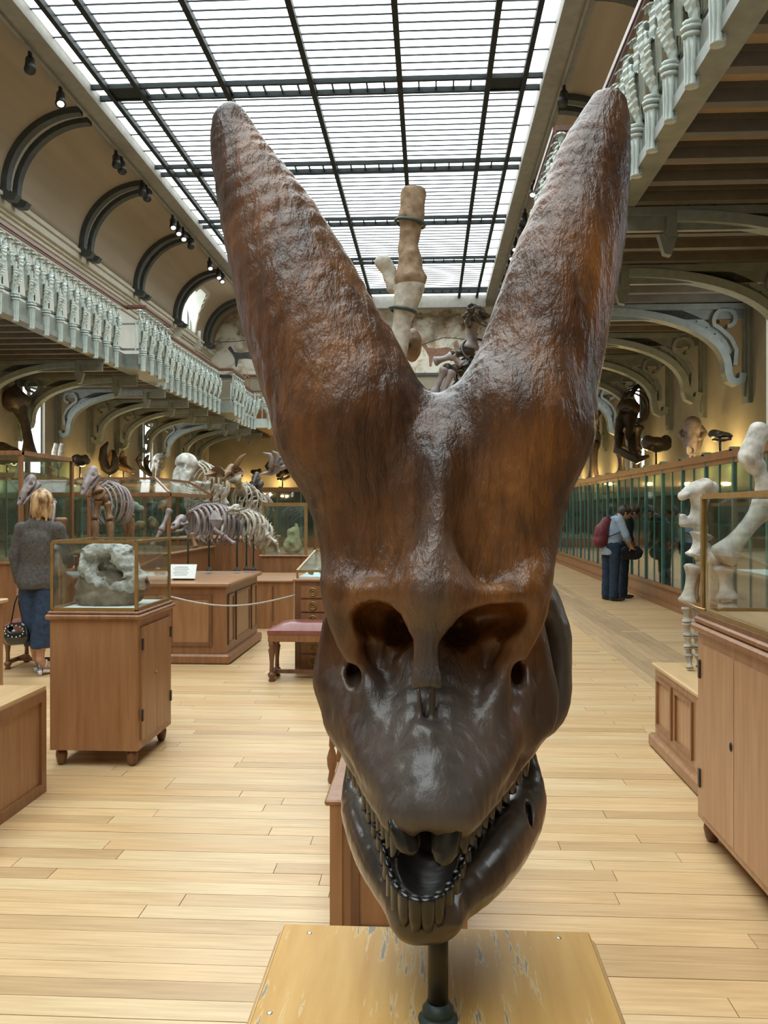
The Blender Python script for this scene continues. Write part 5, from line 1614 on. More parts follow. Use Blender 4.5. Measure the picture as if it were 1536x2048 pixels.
E_ = thing('mounted_skeleton', 'dark-headed deer skeleton with pale many-tined antlers at the back', 'skeleton', at(520, 1060, 16.4)); E_.location.z = 0; ORG[E_] = Vector(E_.location)
skull('skull', M_BONEK, E_, at(510, 958, 16.2), (-.1, -1, -.6), .42, 'horse')
palm(E_, M_BONEG, [(516, 950), (530, 942), (544, 930), (557, 927), (566, 936), (556, 946), (538, 951)], 16.1)
for pts in ([(542, 934), (545, 920), (540, 909), (526, 905)], [(549, 930), (557, 916), (554, 907), (545, 902)], [(557, 930), (565, 922), (565, 915), (559, 914)], [(560, 936), (568, 934), (574, 932), (581, 930)]): tine(E_, M_BONEG, pts, 16.1, .055)
bone('neck', M_BONEK, E_, at(512, 965, 16.4), at(520, 1000, 16.8), .09)
spine_rib(E_, M_BONEG, [at(514, 985, 16.6), at(524, 988, 16.9), at(532, 1000, 17.3)], [.16, .22, .2], [.5, .55, .45], 6, .02)
for (px, Y) in ((512, 16.5), (524, 16.6), (530, 17.2)):
    k_ = at(px, 1015, Y); bone('leg_bone', M_BONEG, E_, k_, Vector((k_.x, Y, .7)), .04); bone('leg_bone', M_BONEG, E_, Vector((k_.x, Y, .7)), Vector((k_.x, Y, .02)), .035)

# camel-like skeleton in front of the hip-roofed vitrine, standing on a base
G_ = thing('mounted_skeleton', 'brown and grey long-faced camel skeleton standing behind the rock case', 'skeleton', at(215, 1090, 10.1)); G_.location.z = .62; ORG[G_] = Vector(G_.location)
tag(MB().bbox(at(165, 1100, 9.5).x, at(250, 1100, 9.5).x, 9.5, 10.75, 0, .62, .012).build('skeleton_base', M_OAKM), 'plain wooden base under the camel skeleton', 'plinth')
skull('skull', M_BONEG, G_, at(177, 960, 9.5), (-.15, -.75, -.8), .42, 'horse')
bone('neck_bone', M_BONEB, G_, at(186, 952, 9.6), at(196, 985, 9.6), .045); bone('neck_bone', M_BONEB, G_, at(196, 985, 9.6), at(204, 1000, 9.8), .05)
spine_rib(G_, M_BONEG, [at(200, 975, 9.75), at(216, 964, 9.95), at(236, 970, 10.2), at(250, 990, 10.4)], [.12, .19, .20, .14], [.42, .52, .52, .40], 8, .014)
for (a_, m_, Y) in (((196, 1000), (190, 1038), 9.65), ((214, 1005), (220, 1040), 9.75), ((244, 1002), (252, 1030), 10.45), ((252, 1004), (262, 1034), 10.4)):
    k_ = at(m_[0], m_[1], Y); e = Vector((k_.x+.03, Y, .64))
    bone('leg_bone', M_BONEB, G_, at(a_[0], a_[1], Y), k_, .032); bone('leg_bone', M_BONEB, G_, k_, e, .026)
# horse skull and neck left of the woman's head
H_ = thing('mounted_skeleton', 'grey long-skulled horse skeleton left of the woman\'s head', 'skeleton', at(75, 1120, 9.4)); H_.location.z = 0; ORG[H_] = Vector(H_.location)
skull('skull', M_BONEG, H_, at(53, 978, 9.1), (-.3, -.75, -.95), .40, 'horse')
bone('neck', M_BONEB, H_, at(60, 965, 9.2), at(78, 1010, 9.3), .055)
spine_rib(H_, M_BONEG, [at(74, 1000, 9.2), at(90, 1000, 9.28), at(110, 1006, 9.35)], [.12, .16, .14], [.4, .5, .4], 6, .014)
for px in (74, 92, 120, 128):
    k_ = at(px, 1085, 9.3); bone('leg_bone', M_BONEB, H_, at(px-4, 1035, 9.3), k_, .034); bone('leg_bone', M_BONEB, H_, k_, Vector((k_.x, 9.3, .02)), .026)

# giant limb bones rising behind the skull
FY = 6.6
FB = thing('giant_limb_bone', 'giant brown and white limb bones clamped upright, seen between the horns', 'fossil', at(800, 1500, FY)); FB.location.z = 0; ORG[FB] = Vector(FB.location)
v = Vol(at(730, 800, FY)-Vector((0, .3, 0)), at(880, 355, FY)+Vector((0, .3, 0)), .012)
s_ = FY/F
v.chain([at(826, 388, FY), at(823, 440, FY), at(817, 490, FY), at(819, 530, FY), at(820, 556, FY)], [26*s_, 25*s_, 20*s_, 25*s_, 33*s_], .03)
v.ell(at(826, 368, FY), (40*s_, .2, 10*s_), .01, 'cut'); v.rough(.012, 12)
v.build('upper_bone', pmat('tan_cracked_bone', (.17, .10, .052), (.38, .27, .17), .7, 14, bmp=1.0, detail=7), FB)
v = Vol(at(730, 1080, FY)-Vector((0, .3, 0)), at(880, 500, FY)+Vector((0, .3, 0)), .012)
v.chain([at(820, 574, FY), at(812, 600, FY), at(803, 650, FY), at(796, 720, FY), at(800, 850, FY), at(805, 950, FY)], [30*s_, 25*s_, 19*s_, 16*s_, 18*s_, 28*s_], .03)
v.chain([at(765, 526, FY+.05), at(776, 540, FY+.05), at(788, 575, FY+.05)], [17*s_, 15*s_, 14*s_], .03); v.rough(.01, 12)
v.build('lower_bone', pmat('white_cracked_bone', (.30, .27, .225), (.60, .56, .48), .7, 14, bmp=1.0, detail=7), FB)
v = Vol(at(790, 760, FY+.3)-Vector((0, .3, 0)), at(870, 650, FY+.3)+Vector((0, .3, 0)), .012); v.ell(at(826, 690, FY+.3), (20*s_, .1, 36*s_), .02); v.rough(.01, 12)
v.build('knee_bone', M_BONEB, FB)
MB().tube([at(800, 690, FY), at(826, 690, FY+.3)], .018, 7).build('support_rod', M_IRON, FB)
for (px, py, w) in ((820, 447, 29), (806, 622, 26)):
    c = at(px, py, FY); q = MB(); q.tube([(c.x+w*s_*math.cos(u*math.pi/8), c.y+w*s_*math.sin(u*math.pi/8), c.z-.02*math.cos(u*math.pi/8)) for u in range(17)], .014, 6, False); q.build('clamp_ring', M_IRON, FB)
c = at(800, 950, FY); MB().tube([(c.x, FY+.12, 0), (c.x, FY+.12, at(800, 560, FY).z)], .03, 8).build('support_post', M_IRON, FB)
MB().bbox(c.x-.35, c.x+.35, FY-.25, FY+.5, 0, .16, .02).build('base', M_OAKM, FB)
# dark tall skeleton in the notch, right
KY = 8.6
Kt = thing('mounted_skeleton', 'dark tall-necked skeleton with tusked skull seen between the horns', 'skeleton', at(930, 1400, KY)); Kt.location.z = 0; ORG[Kt] = Vector(Kt.location)
skull('skull', M_BONEK, Kt, at(950, 626, KY-.2), (-.25, -1, .1), .44, 'bear')
bone('shoulder_bone', M_BONEK, Kt, at(944, 700, KY), at(905, 712, KY-.15), .035); bone('shoulder_bone', M_BONEK, Kt, at(940, 735, KY+.1), at(905, 740, KY-.15), .035); bone('shoulder_bone', M_BONEK, Kt, at(938, 745, KY+.2), at(890, 735, KY-.15), .03)
bone('neck_bone', M_BONEG, Kt, at(948, 640, KY), at(940, 700, KY), .06)
spine_rib(Kt, M_BONEK, [at(950, 668, KY), at(945, 705, KY+.1), at(935, 745, KY+.2), at(930, 800, KY+.3)], [.14, .2, .2, .2], [.3, .36, .4, .4], 6, .018)
for (a_, b_) in (((868, 724), (905, 712)), ((905, 712), (925, 730)), ((890, 735), (868, 790)), ((868, 790), (860, 860)), ((905, 740), (880, 800)), ((880, 800), (884, 860))):
    bone('limb_bone', M_BONEG, Kt, at(a_[0], a_[1], KY-.15), at(b_[0], b_[1], KY-.15), .03)
MB().tube([(at(935, 800, KY).x, KY+.4, 0), (at(935, 800, KY).x, KY+.4, at(935, 690, KY).z)], .03, 8).build('support_post', M_IRON, Kt)
c = at(935, 800, KY); MB().bbox(c.x-.4, c.x+.4, KY-.1, KY+.8, 0, .16, .02).build('base', M_OAKM, Kt)

# white limb bones on the right plinth
LY = 5.45
s_ = LY/F
Wl = thing('limb_skeleton', 'white pelvis and long hind leg bones standing on the low right plinth', 'skeleton', at(1385, 1325, LY)); Wl.location.z = z5; ORG[Wl] = Vector(Wl.location)
v = Vol(at(1345, 1090, LY)-Vector((0, .25, 0)), at(1450, 945, LY)+Vector((0, .25, 0)), .008)
v.chain([at(1366, 992, LY-.05), at(1385, 980, LY), at(1410, 972, LY), at(1422, 978, LY+.05)], [9*s_, 13*s_, 15*s_, 14*s_], .02, sc=(1, 1.6, 1))
v.chain([at(1400, 985, LY), at(1400, 1010, LY), at(1395, 1035, LY), at(1404, 1070, LY)], [20*s_, 16*s_, 15*s_, 13*s_], .02)
v.chain([at(1365, 1030, LY-.04), at(1366, 1045, LY-.04), at(1392, 1042, LY)], [7*s_, 9*s_, 12*s_], .02); v.ell(at(1372, 1018, LY-.05), (16*s_, .1, 9*s_), .01, 'cut'); v.rough(.006, 18)
v.build('pelvis', M_BONEW, Wl)
bone('leg_bone', M_BONEW, Wl, at(1404, 1065, LY), at(1392, 1115, LY), .05, 1.5)
bone('leg_bone', M_BONE, Wl, at(1388, 1128, LY), at(1374, 1208, LY), .040, 1.5); bone('leg_bone', M_BONEB, Wl, at(1398, 1135, LY), at(1388, 1205, LY), .025, 1.3)
for (px, dy) in ((1372, -.02), (1391, .04)):
    zs_ = [1214, 1245, 1272, 1294, 1312]
    for i in range(4): bone('foot_bone', M_BONE, Wl, at(px+i*1.5, zs_[i], LY+dy), at(px+1.5+i*1.5, zs_[i+1], LY+dy), .023, 1.4)
    e = at(px+8, 1322, LY+dy-.03); e.z = z5+.012; bone('toe_bone', M_BONE, Wl, at(px+6, 1312, LY+dy), e, .02, 1.3)
Wr = thing('limb_skeleton', 'massive white limb bones behind the right glass case, tall one reaching above it', 'skeleton', at(1500, 1250, LY-.25)); Wr.location.z = z5; ORG[Wr] = Vector(Wr.location)
v = Vol(at(1455, 1010, LY-.2)-Vector((0, .25, 0)), at(1575, 835, LY-.2)+Vector((0, .25, 0)), .009)
v.chain([at(1518, 862, LY-.2), at(1508, 890, LY-.2), at(1500, 915, LY-.2), at(1522, 950, LY-.2), at(1528, 1000, LY-.2)], [18*s_, 20*s_, 22*s_, 13*s_, 12*s_], .02); v.rough(.006, 18)
v.build('shoulder_bone', M_BONEW, Wr)
bone('limb_bone', M_BONEW, Wr, at(1440, 1120, LY-.2), at(1540, 1000, LY-.2), .07, 1.3); bone('limb_bone', M_BONEW, Wr, at(1400, 1100, LY), at(1450, 1130, LY-.1), .06, 1.3)
bone('limb_bone', M_BONEW, Wr, at(1448, 1130, LY-.15), at(1455, 1200, LY-.15), .05, 1.4)
e = at(1456, 1285, LY-.15); e.z = z5+.02; bone('limb_bone', M_BONEW, Wr, at(1455, 1205, LY-.15), e, .045, 1.4)
MB().tube([(at(1560, 900, LY-.1).x, LY-.1, z5), (at(1560, 900, LY-.1).x, LY-.1, 1.95)], .018, 8).build('support_pole', M_IRON, Wr)

# ------------------------------------------------------------------ specimens standing on the wall cases
def on_case(side, px, s=6.75):
    X = SX(side, s); r = ray(px, 900); Y = X/r.x*r.y
    return Vector((X, Y, 2.292))
def stand(t, p, z1):
    MB().box(p.x-.09, p.x+.09, p.y-.09, p.y+.09, p.z, p.z+.04).build('stand_base', M_OAKD, t)
    MB().tube([(p.x, p.y, p.z+.04), (p.x, p.y, z1)], .02, 7).build('stand_rod', M_IRON, t)
def topped(name, label, side, px, py, kind, Ls, mat, f, cat='skull', u=(0, 0, 1)):
    p = on_case(side, px); c = at(px, py, p.y)
    t = thing(name, label, cat, p)
    skull('specimen', mat, t, c, f, Ls, kind, u); stand(t, p, c.z)
topped('fossil_skull', 'dark hippo-like skull on the left case at the frame edge', -1, 14, 905, 'bear', .95, M_BONEK, (.8, -.6, 0))
p = on_case(-1, 52); t = thing('hanging_bone', 'long dark leg bone hanging over the left window', 'fossil', p)
bone('shaft', M_BONEK, t, at(30, 800, p.y), at(58, 918, p.y), .17, 1.1, .1); stand(t, p, 2.5)
MB().tube([at(10, 810, p.y), at(30, 795, p.y), at(50, 810, p.y)], [.2, .3, .2], 8).build('joint', M_BONEK, t)
p = on_case(-1, 116); t = thing('tusk_pair', 'pair of pale upright tusks on the left case', 'tusk', p); stand(t, p, 2.7)
for (px, dx) in ((110, -8), (122, -3)):
    MB().tube([at(px+4, 887, p.y), at(px, 905, p.y), at(px+dx*.4, 925, p.y), at(px+dx, 938, p.y)], [.07, .085, .06, .015], 8).build('tusk', M_BONEW, t)
topped('fossil_skull', 'dark lumpy pair of bones on the left case behind the camel', -1, 160, 925, 'blob', .75, M_BONEK, (.5, -.8, 0), 'fossil')
p = on_case(-1, 218); t = thing('curled_tusk', 'big dark tusk curled into a U on the left case', 'tusk', p); stand(t, p, 2.6)
MB().tube([at(x_, y_, p.y) for x_, y_ in ((216, 884), (207, 898), (206, 918), (211, 936), (220, 944), (229, 936), (231, 918), (226, 900))], [.03, .10, .13, .14, .14, .13, .10, .03], 9).build('tusk', M_BONEK, t)
topped('fossil_jaw', 'brown upturned lower jaw beside the curled tusk', -1, 247, 930, 'jaw', 1.0, M_BONEB, (.9, -.4, -.5), 'jaw')
topped('fossil_jaw', 'dark upright jaw on the left case before the second window', -1, 291, 934, 'jaw', .8, M_BONEK, (.6, -.3, -.8), 'jaw')
topped('fossil_skull', 'rounded pale skull at the far end of the left case', -1, 318, 930, 'elephant', .9, M_BONE, (-.4, -1, 0))
for i, (px, kd, ls) in enumerate(((512, 'blob', .6), (475, 'bear', .7), (565, 'bear', 1.0))):
    c = at(px, 946, 35.8); t = thing('fossil_skull', ['shadowy lump of bone on the far end case, right of the shadowy skull', 'shadowy skull on the far end case, above the white skeleton', 'dark wide-horned ox skull on the far end case'][i], 'skull', Vector((c.x, 35.8, 2.5)))
    skull('specimen', M_BONEK, t, c, (-.2, -1, -.2), ls, kd); MB().tube([(c.x, 35.8, 2.5), (c.x, 35.8, c.z)], .03, 6).build('stand_rod', M_IRON, t)
    if px == 565:
        for sgn in (-1, 1):
            MB().tube([c+Vector((sgn*.2, 0, .1)), c+Vector((sgn*.55, 0, .05)), c+Vector((sgn*.7, 0, .3)), c+Vector((sgn*.6, 0, .5))], [.12, .1, .07, .02], 8).build('horn', M_BONEK, t)
topped('fossil_skull', 'small dark skull on a rod on the right case', 1, 1440, 870, 'bear', .34, M_BONEK, (.9, -.5, 0))
topped('fossil_skull', 'broad grey-brown skull on the right case above the cabinet', 1, 1384, 872, 'bear', .74, M_BONEG, (-.25, -.6, -.8))
topped('fossil_skull', 'jagged dark bones on the right case beside the window', 1, 1312, 893, 'blob', .75, M_BONEK, (-.6, -1, 0), 'fossil')
p = on_case(1, 1262)
t = thing('dark_skeleton_mount', 'tall black elephant skeleton against the right window above the couple', 'skeleton', p)
skull('skull', M_BONEK, t, at(1255, 835, p.y), (-.6, -1, 0), .95, 'elephant')
for sg in (-1, 1):
    MB().tube([at(1252, 868, p.y-.2)+Vector((sg*.12, 0, 0)), at(1250, 900, p.y-.5)+Vector((sg*.16, 0, 0)), at(1275, 920, p.y-.7), at(1298, 912, p.y-.8)], [.09, .10, .09, .03], 8).build('tusk', M_BONEK, t)
spine_rib(t, M_BONEK, [at(1262, 790, p.y+.2), at(1272, 775, p.y+.5), at(1280, 770, p.y+.9)], [.3, .35, .3], [.7, .8, .7], 5, .03)
for (x_, yy) in ((1246, .1), (1275, .3)):
    bone('leg_bone', M_BONEK, t, at(x_, 850, p.y+yy), at(x_-4, 900, p.y+yy), .09); e = at(x_-2, 945, p.y+yy); e.z = 2.30; bone('leg_bone', M_BONEK, t, at(x_-4, 900, p.y+yy), e, .08)
p = on_case(1, 1190); t = thing('dark_skeleton_mount', 'slender black skeleton standing on the right case beside the horn', 'skeleton', p)
skull('skull', M_BONEK, t, at(1190, 812, p.y), (-.3, -1, -.3), .6, 'horse'); bone('neck', M_BONEK, t, at(1192, 820, p.y), at(1186, 860, p.y), .1)
spine_rib(t, M_BONEK, [at(1184, 852, p.y), at(1178, 858, p.y+.5), at(1174, 864, p.y+.9)], [.2, .28, .22], [.6, .7, .6], 5, .03)
for (x_, yy) in ((1184, 0), (1190, .1)):
    e = at(x_, 945, p.y+yy); e.z = 2.3; bone('leg_bone', M_BONEK, t, at(x_, 880, p.y+yy), e, .07)

# ------------------------------------------------------------------ people
M_SKIN = pmat('skin', (.50, .27, .18), (.58, .33, .23), .5, 20)
def hand(v, wrist, d, side, s=1.0, curl=.5):
    """palm, four unequal bent fingers, and a thumb leaving the side of the palm"""
    wrist, d, side = Vector(wrist), Vector(d).normalized(), Vector(side).normalized()
    nrm = d.cross(side).normalized()
    palm = wrist+d*.075*s
    v.cap(wrist, palm, .024*s, .028*s, .01, sc=(1, 1, 1))
    v.cap(palm-side*.022*s, palm+side*.022*s, .016*s, .016*s, .01)
    for i, l in enumerate((.068, .078, .072, .056)):
        b0 = palm+side*(.030-.020*i)*s+d*.01*s
        k1 = b0+(d*math.cos(curl*.6)+nrm*math.sin(curl*.6))*l*.5*s
        k2 = k1+(d*math.cos(curl*1.6)+nrm*math.sin(curl*1.6))*l*.5*s
        v.cap(b0, k1, .0095*s, .009*s, .003); v.cap(k1, k2, .009*s, .0075*s, .002)
    t0 = wrist+d*.025*s+side*.022*s; t1 = t0+(d*.6+side*.7+nrm*.3).normalized()*.036*s; t2 = t1+(d*.9+side*.2+nrm*.4).normalized()*.030*s
    v.cap(t0, t1, .012*s, .0105*s, .006); v.cap(t1, t2, .0105*s, .008*s, .002)
def head(v, c, f, s=1.0):
    M = frame_from(f); P = lambda x, y, z: Vector(c)+M @ Vector((x, y, z))*s
    v.ell(P(0, -.008, .02), [q*s for q in (.076, .096, .105)], .02, M=M)
    v.ell(P(0, .022, -.05), [q*s for q in (.058, .070, .070)], .03, M=M)
    v.cap(P(0, .092, .012), P(0, .112, -.022), .009*s, .015*s, .012)
    for sg in (-1, 1):
        v.ell(P(sg*.033, .096, .016), [q*s for q in (.018, .012, .012)], .01, 'cut', M)
        v.ell(P(sg*.032, .080, .015), [q*s for q in (.013, .013, .012)], .004, M=M)
        v.ell(P(sg*.078, -.006, -.005), [q*s for q in (.010, .020, .030)], .006, M=M)
    v.cap(P(-.020, .092, -.058), P(.020, .092, -.058), .007*s, .007*s, .006)
    return P
# --- woman seen from behind
wf = at(75, 1357, 7.8); wx, wy = wf.x, 7.8
Wm = thing('person', 'blonde woman seen from behind in grey jacket and blue cropped trousers', 'person', (wx, wy, 0))
def PW_(x, y, z): return Vector((wx+x, wy+y, z))
J = dict(pel=PW_(0, 0, .92), ch=PW_(.02, .0, 1.25), neck=PW_(.02, .02, 1.43), head=PW_(.045, .02, 1.605))
hipL, hipR = PW_(-.08, 0, .90), PW_(.085, 0, .90)
knL, knR = PW_(-.07, .02, .50), PW_(.06, -.03, .50)
anL, anR = PW_(-.08, .14, .14), PW_(.035, -.02, .15)
shL, shR = PW_(-.155, 0, 1.37), PW_(.19, 0, 1.37)
elL, elR = PW_(-.215, -.01, 1.10), PW_(.26, .06, 1.12)
hdL, hdR = PW_(-.185, .02, .87), PW_(.20, .24, 1.02)
v = Vol(PW_(-.34, -.2, -.01), PW_(.36, .40, 1.76), .0065)
v.chain([J['pel'], J['ch'], J['neck']], [.12, .13, .055], .04, sc=(1, .75, 1)); v.cap(J['neck'], J['head'], .05, .048, .02)
v.cap(shL, shR, .05, .05, .03)
for h, k, a_ in ((hipL, knL, anL), (hipR, knR, anR)):
    v.chain([h, k, k+(a_-k)*.3, a_], [.085, .055, .054, .034], .02)
    v.cap(a_, a_+Vector((.02, .06, -.07)), .034, .034, .02); v.cap(a_+Vector((.02, .06, -.07)), a_+Vector((.03, .15, -.105)), .03, .022, .02)
for sh, el, hd, sd in ((shL, elL, hdL, (1, .3, 0)), (shR, elR, hdR, (-1, 0, 0))):
    v.chain([sh, el, hd], [.045, .036, .024], .015); hand(v, hd, hd-el, sd, 1, .8)
head(v, J['head'], (.35, 1, 0))
v.build('body', M_SKIN, Wm)
v = Vol(PW_(-.2, -.2, 1.40), PW_(.3, .25, 1.80), .0065)
hc = J['head']
v.ell(hc+Vector((0, -.02, .035)), (.098, .112, .110), .02).ell(hc+Vector((-.01, -.055, -.05)), (.092, .068, .085), .03)
for i in range(9):
    a = -2.7+i*.32; v.cap(hc+Vector((.08*math.cos(a), .085*math.sin(a), -.02)), hc+Vector((.090*math.cos(a)+.01*math.sin(i*3), .09*math.sin(a), -.135-.02*math.sin(i*2.3))), .026, .012, .012)
v.ell(hc+Vector((.05, .13, -.03)), (.07, .06, .10), .02, 'cut'); v.rough(.006, 34, (1, 1, .4))
v.build('hair', pmat('blonde_hair', (.16, .07, .025), (.62, .42, .21), .5, 20, (1, 1, .3), bmp=.6, lo=.38, hi=.60), Wm)
v = Vol(PW_(-.36, -.24, .78), PW_(.38, .34, 1.52), .0075)
v.chain([PW_(0, 0, .88), PW_(.01, 0, 1.05), PW_(.015, 0, 1.25), PW_(.02, 0, 1.38)], [.190, .152, .168, .125], .04, sc=(1, .80, 1))
v.cap(shL, shR, .066, .066, .04)
for sh, el, hd in ((shL, elL, hdL), (shR, elR, hdR)): v.chain([sh, el, el+(hd-el)*.92], [.066, .056, .046], .02)
v.ell(PW_(0, 0, .74), (.3, .3, .085), .01, 'cut'); v.cap(PW_(.02, .02, 1.44), PW_(.025, .02, 1.475), .072, .066, .02); v.rough(.006, 12, (1, 1, .6))
v.build('jacket', pmat('grey_wool_jacket', (.055, .050, .046), (.11, .10, .092), .9, 40, bmp=.2), Wm)
MB().tube([(J['neck'].x+.075*math.cos(u*math.pi/8), J['neck'].y+.062*math.sin(u*math.pi/8), 1.478+.008*math.sin(u*math.pi/8)) for u in range(17)], .016, 8, False).build('collar', pmat('black_collar', (.012, .012, .013), None, .8, 20), Wm)
v = Vol(PW_(-.25, -.2, .2), PW_(.28, .25, 1.0), .0075)
v.cap(PW_(-.05, 0, .90), PW_(.055, 0, .90), .115, .115, .02, sc=(1, .8, 1))
for h, k, a_ in ((hipL, knL, anL), (hipR, knR, anR)): v.chain([h, k, k+(a_-k)*.62], [.098, .086, .092], .02)
v.ell(PW_(0, 0, .17), (.4, .4, .095), .008, 'cut'); v.rough(.006, 14)
v.build('trousers', pmat('dark_blue_denim', (.012, .028, .065), (.030, .060, .12), .8, 30, bmp=.2), Wm)
M_SHOE = pmat('silver_white_shoe', (.62, .60, .62), (.74, .72, .74), .35, 20)
for a_ in (anL, anR):
    q = MB(); b0 = a_+Vector((.02, .0, 0))
    pts = [Vector((b0.x-.01, b0.y-.02, .05)), Vector((b0.x+.01, b0.y+.06, .035)), Vector((b0.x+.03, b0.y+.15, .016)), Vector((b0.x+.045, b0.y+.22, .014))]
    q.leaf(pts, [.032, .036, .042, .024], (1, -.2, 0), .026); q.tube([(b0.x-.01, b0.y-.025, .05), (b0.x-.01, b0.y-.02, .0)], [.024, .014], 8)
    sh_ = q.build('shoe', M_SHOE, Wm)
    MB().tube([b0+Vector((-.04, .05, -.09)), b0+Vector((0, .06, -.03)), b0+Vector((.045, .07, -.08))], .007, 6).tube([b0+Vector((-.035, .0, -.07)), b0+Vector((-.03, .03, -.01)), b0+Vector((.03, .03, -.01)), b0+Vector((.035, .0, -.07))], .006, 6).build('strap', M_SHOE, sh_)
# handbag
hb = at(34, 1262, 7.75)
B_ = thing('handbag', 'shiny black studded handbag hanging from the woman\'s left hand', 'handbag', (hb.x, hb.y, at(34, 1285, 7.75).z))
v = Vol((hb.x-.14, hb.y-.1, hb.z-.16), (hb.x+.14, hb.y+.1, hb.z+.16), .007)
v.chain([(hb.x-.05, hb.y, hb.z-.06), (hb.x+.05, hb.y, hb.z-.05)], [.075, .075], .03, sc=(1, .7, 1)); v.chain([(hb.x-.05, hb.y, hb.z+.02), (hb.x+.05, hb.y, hb.z+.03)], [.055, .055], .03, sc=(1, .7, 1)); v.ell((hb.x, hb.y-.02, hb.z+.02), (.07, .07, .03), .02, 'cut')
v.build('bag', pmat('black_patent_leather', (.010, .012, .013), (.02, .024, .025), .2, 20, coat=.6), B_)
q = MB()
for i in range(14):
    a = i*math.pi/7; q.ball((hb.x+.09*math.cos(a), hb.y-.055, hb.z+.005+.055*math.sin(a)), .008, 6, 4)
tag(q.build('stud_field', pmat('chrome_stud', (.7, .75, .76), None, .15, 9, metal=1), B_), kind='stuff')
gh = hdL+Vector((0, 0, -.08))
for sg in (-1, 1):
    MB().tube([gh, gh+Vector((sg*.02-.02, -.01, -.12)), Vector((hb.x+sg*.06, hb.y, hb.z+.06))], .011, 6, True, .5).build('bag_strap', M_BLACK, B_)

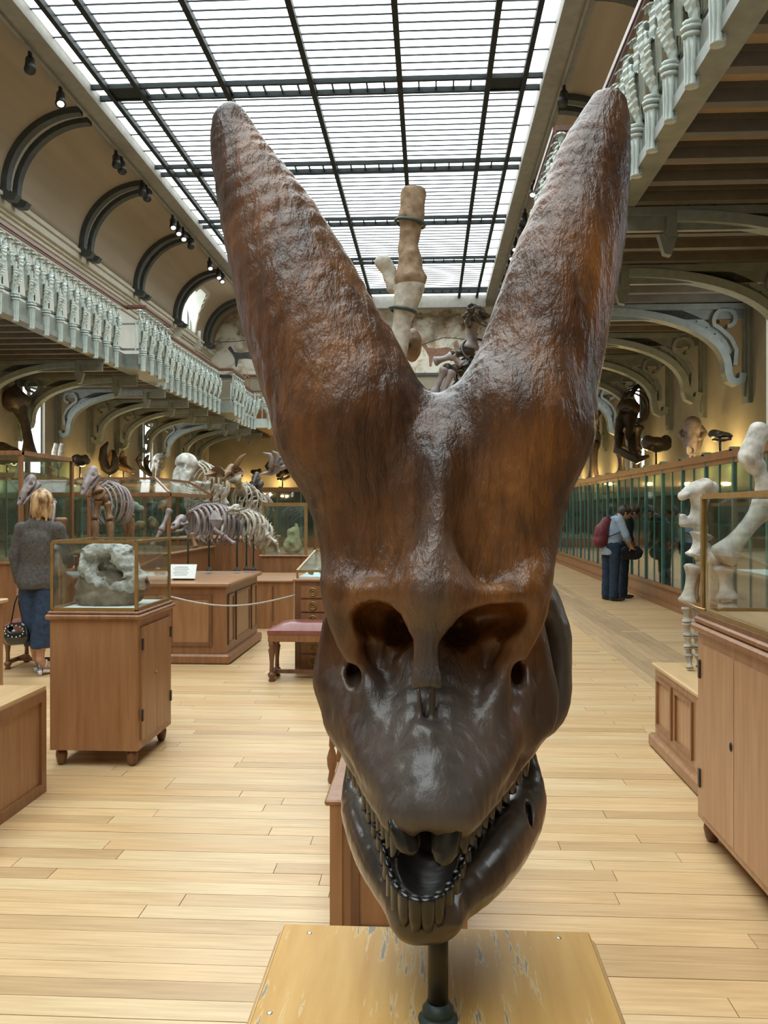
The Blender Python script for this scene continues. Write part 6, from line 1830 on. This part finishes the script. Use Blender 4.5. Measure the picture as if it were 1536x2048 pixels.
# --- man with backpack and his companion, bent towards the right case
def bent_person(label, px, Y, shirt, hair, reach):
    f0 = at(px, 1196, Y); ox, oy = f0.x, Y
    t = thing('person', label, 'person', (ox, oy, 0))
    Q_ = lambda x, y, z: Vector((ox+x, oy+y, z))
    pel = Q_(0, 0, .95); ch = Q_(.07, .03, 1.27); nk = Q_(.14, .06, 1.44); hd = Q_(.25, .10, 1.50)
    hL, hR = Q_(-.05, .07, .92), Q_(.05, -.08, .92); kL, kR = Q_(-.05, .08, .5), Q_(.04, -.09, .5); aL, aR = Q_(-.07, .08, .09), Q_(.02, -.10, .09)
    sL, sR = Q_(.12, .19, 1.38), Q_(.10, -.16, 1.38); eL, eR = Q_(reach-.08, .22, 1.14), Q_(reach-.10, -.20, 1.12); wL, wR = Q_(reach, .14, .98), Q_(reach, -.10, .96)
    v = Vol(Q_(-.3, -.36, -.01), Q_(.6, .36, 1.70), .008)
    v.chain([pel, ch, nk], [.12, .13, .05], .04); v.cap(nk, hd, .05, .05, .02); v.cap(sL, sR, .05, .05, .03)
    for h, k, a_ in ((hL, kL, aL), (hR, kR, aR)): v.chain([h, k, a_], [.09, .06, .04], .02); v.cap(a_-Vector((0, 0, .05)), a_+Vector((.14, 0, -.06)), .035, .03, .02)
    for s_, e_, w_ in ((sL, eL, wL), (sR, eR, wR)): v.chain([s_, e_, w_], [.05, .04, .028], .015); hand(v, w_, w_-e_, (0, 1 if s_ is sR else -1, 0), 1, .6)
    head(v, hd, (1, .1, -.7))
    v.build('body', M_SKIN, t)
    v = Vol(hd-Vector((.2, .2, .2)), hd+Vector((.2, .2, .2)), .008)
    v.ell(hd+Vector((.005, 0, .045)), (.105, .092, .10), .02).ell(hd+Vector((-.05, 0, .0)), (.07, .085, .085), .02).ell(hd+Vector((.12, .01, -.08)), (.09, .09, .11), .02, 'cut'); v.rough(.006, 34)
    v.build('hair', hair, t)
    v = Vol(Q_(-.32, -.36, .74), Q_(.5, .36, 1.55), .008)
    v.chain([Q_(-.01, 0, .86), Q_(.02, 0, 1.0), ch, Q_(.12, .03, 1.38)], [.165, .155, .175, .10], .04); v.cap(sL, sR, .072, .072, .04)
    for s_, e_, w_ in ((sL, eL, wL), (sR, eR, wR)): v.chain([s_, e_, e_+(w_-e_)*.45], [.075, .065, .055], .02)
    v.ell(Q_(0, 0, .70), (.3, .3, .10), .01, 'cut'); v.rough(.007, 11)
    v.build('shirt', shirt, t)
    v = Vol(Q_(-.25, -.3, .03), Q_(.25, .3, 1.0), .008)
    v.cap(Q_(0, .05, .92), Q_(0, -.05, .92), .13, .13, .02)
    for h, k, a_ in ((hL, kL, aL), (hR, kR, aR)): v.chain([h, k, a_+Vector((0, 0, .0))], [.105, .082, .075], .02)
    v.rough(.007, 12); v.build('trousers', pmat('navy_jeans', (.008, .020, .045), (.020, .040, .075), .85, 30), t)
    for a_ in (aL, aR):
        q = MB(); q.ball(a_+Vector((.06, 0, -.055)), (.14, .05, .035), 10, 6); q.build('shoe', pmat('dark_shoe', (.02, .016, .014), (.05, .04, .035), .5, 20), t)
    return t, Q_
t, Q1 = bent_person('man in pale blue shirt with red backpack bent towards the right glass case', 1222, 14.75, pmat('pale_blue_shirt', (.26, .36, .50), (.34, .44, .58), .85, 14), pmat('dark_hair', (.015, .011, .009), (.035, .026, .02), .5, 30), .31)
bp_ = thing('backpack', 'dark red backpack on the back of the man in the blue shirt', 'backpack', Q1(-.17, -.05, .98))
v = Vol(Q1(-.42, -.25, .88), Q1(.06, .2, 1.5), .009)
v.chain([Q1(-.19, -.06, 1.03), Q1(-.16, -.05, 1.2), Q1(-.08, -.03, 1.36)], [.135, .125, .08], .03, sc=(1, 1.05, 1)); v.rough(.008, 12)
v.build('pack', pmat('dark_red_nylon', (.075, .006, .014), (.14, .014, .028), .6, 14, bmp=.2), bp_)
for sg in (-1, 1):
    MB().tube([Q1(-.08, sg*.08-.02, 1.42), Q1(.06, sg*.13, 1.475), Q1(.20, sg*.16, 1.36), Q1(.16, sg*.20, 1.2), Q1(-.02, sg*.19, 1.12), Q1(-.12, sg*.1, 1.08)], .018, 6, True, .5).build('shoulder_strap', M_BLACK, bp_)
t, Q2 = bent_person('person in dark clothes leaning beside the man with the backpack', 1241, 15.25, pmat('dark_teal_top', (.010, .016, .020), (.022, .03, .036), .85, 14), pmat('brown_hair', (.03, .018, .012), (.06, .036, .022), .5, 30), .20)
sb = thing('shoulder_bag', 'dark shoulder bag hanging at the side of the leaning companion', 'bag', Q2(.10, -.28, .66))
v = Vol(Q2(-.1, -.42, .62), Q2(.34, -.12, 1.06), .009); v.chain([Q2(.06, -.27, .80), Q2(.20, -.27, .80)], [.12, .12], .03, sc=(1, .6, 1)); v.rough(.008, 12)
v.build('bag', pmat('charcoal_canvas', (.012, .012, .014), (.03, .03, .034), .8, 20), sb)
MB().tube([Q2(.10, -.27, .9), Q2(.12, -.21, 1.2), Q2(.10, -.12, 1.46)], .014, 6, True, .5).build('bag_strap', M_BLACK, sb)
bpy.context.view_layer.update()
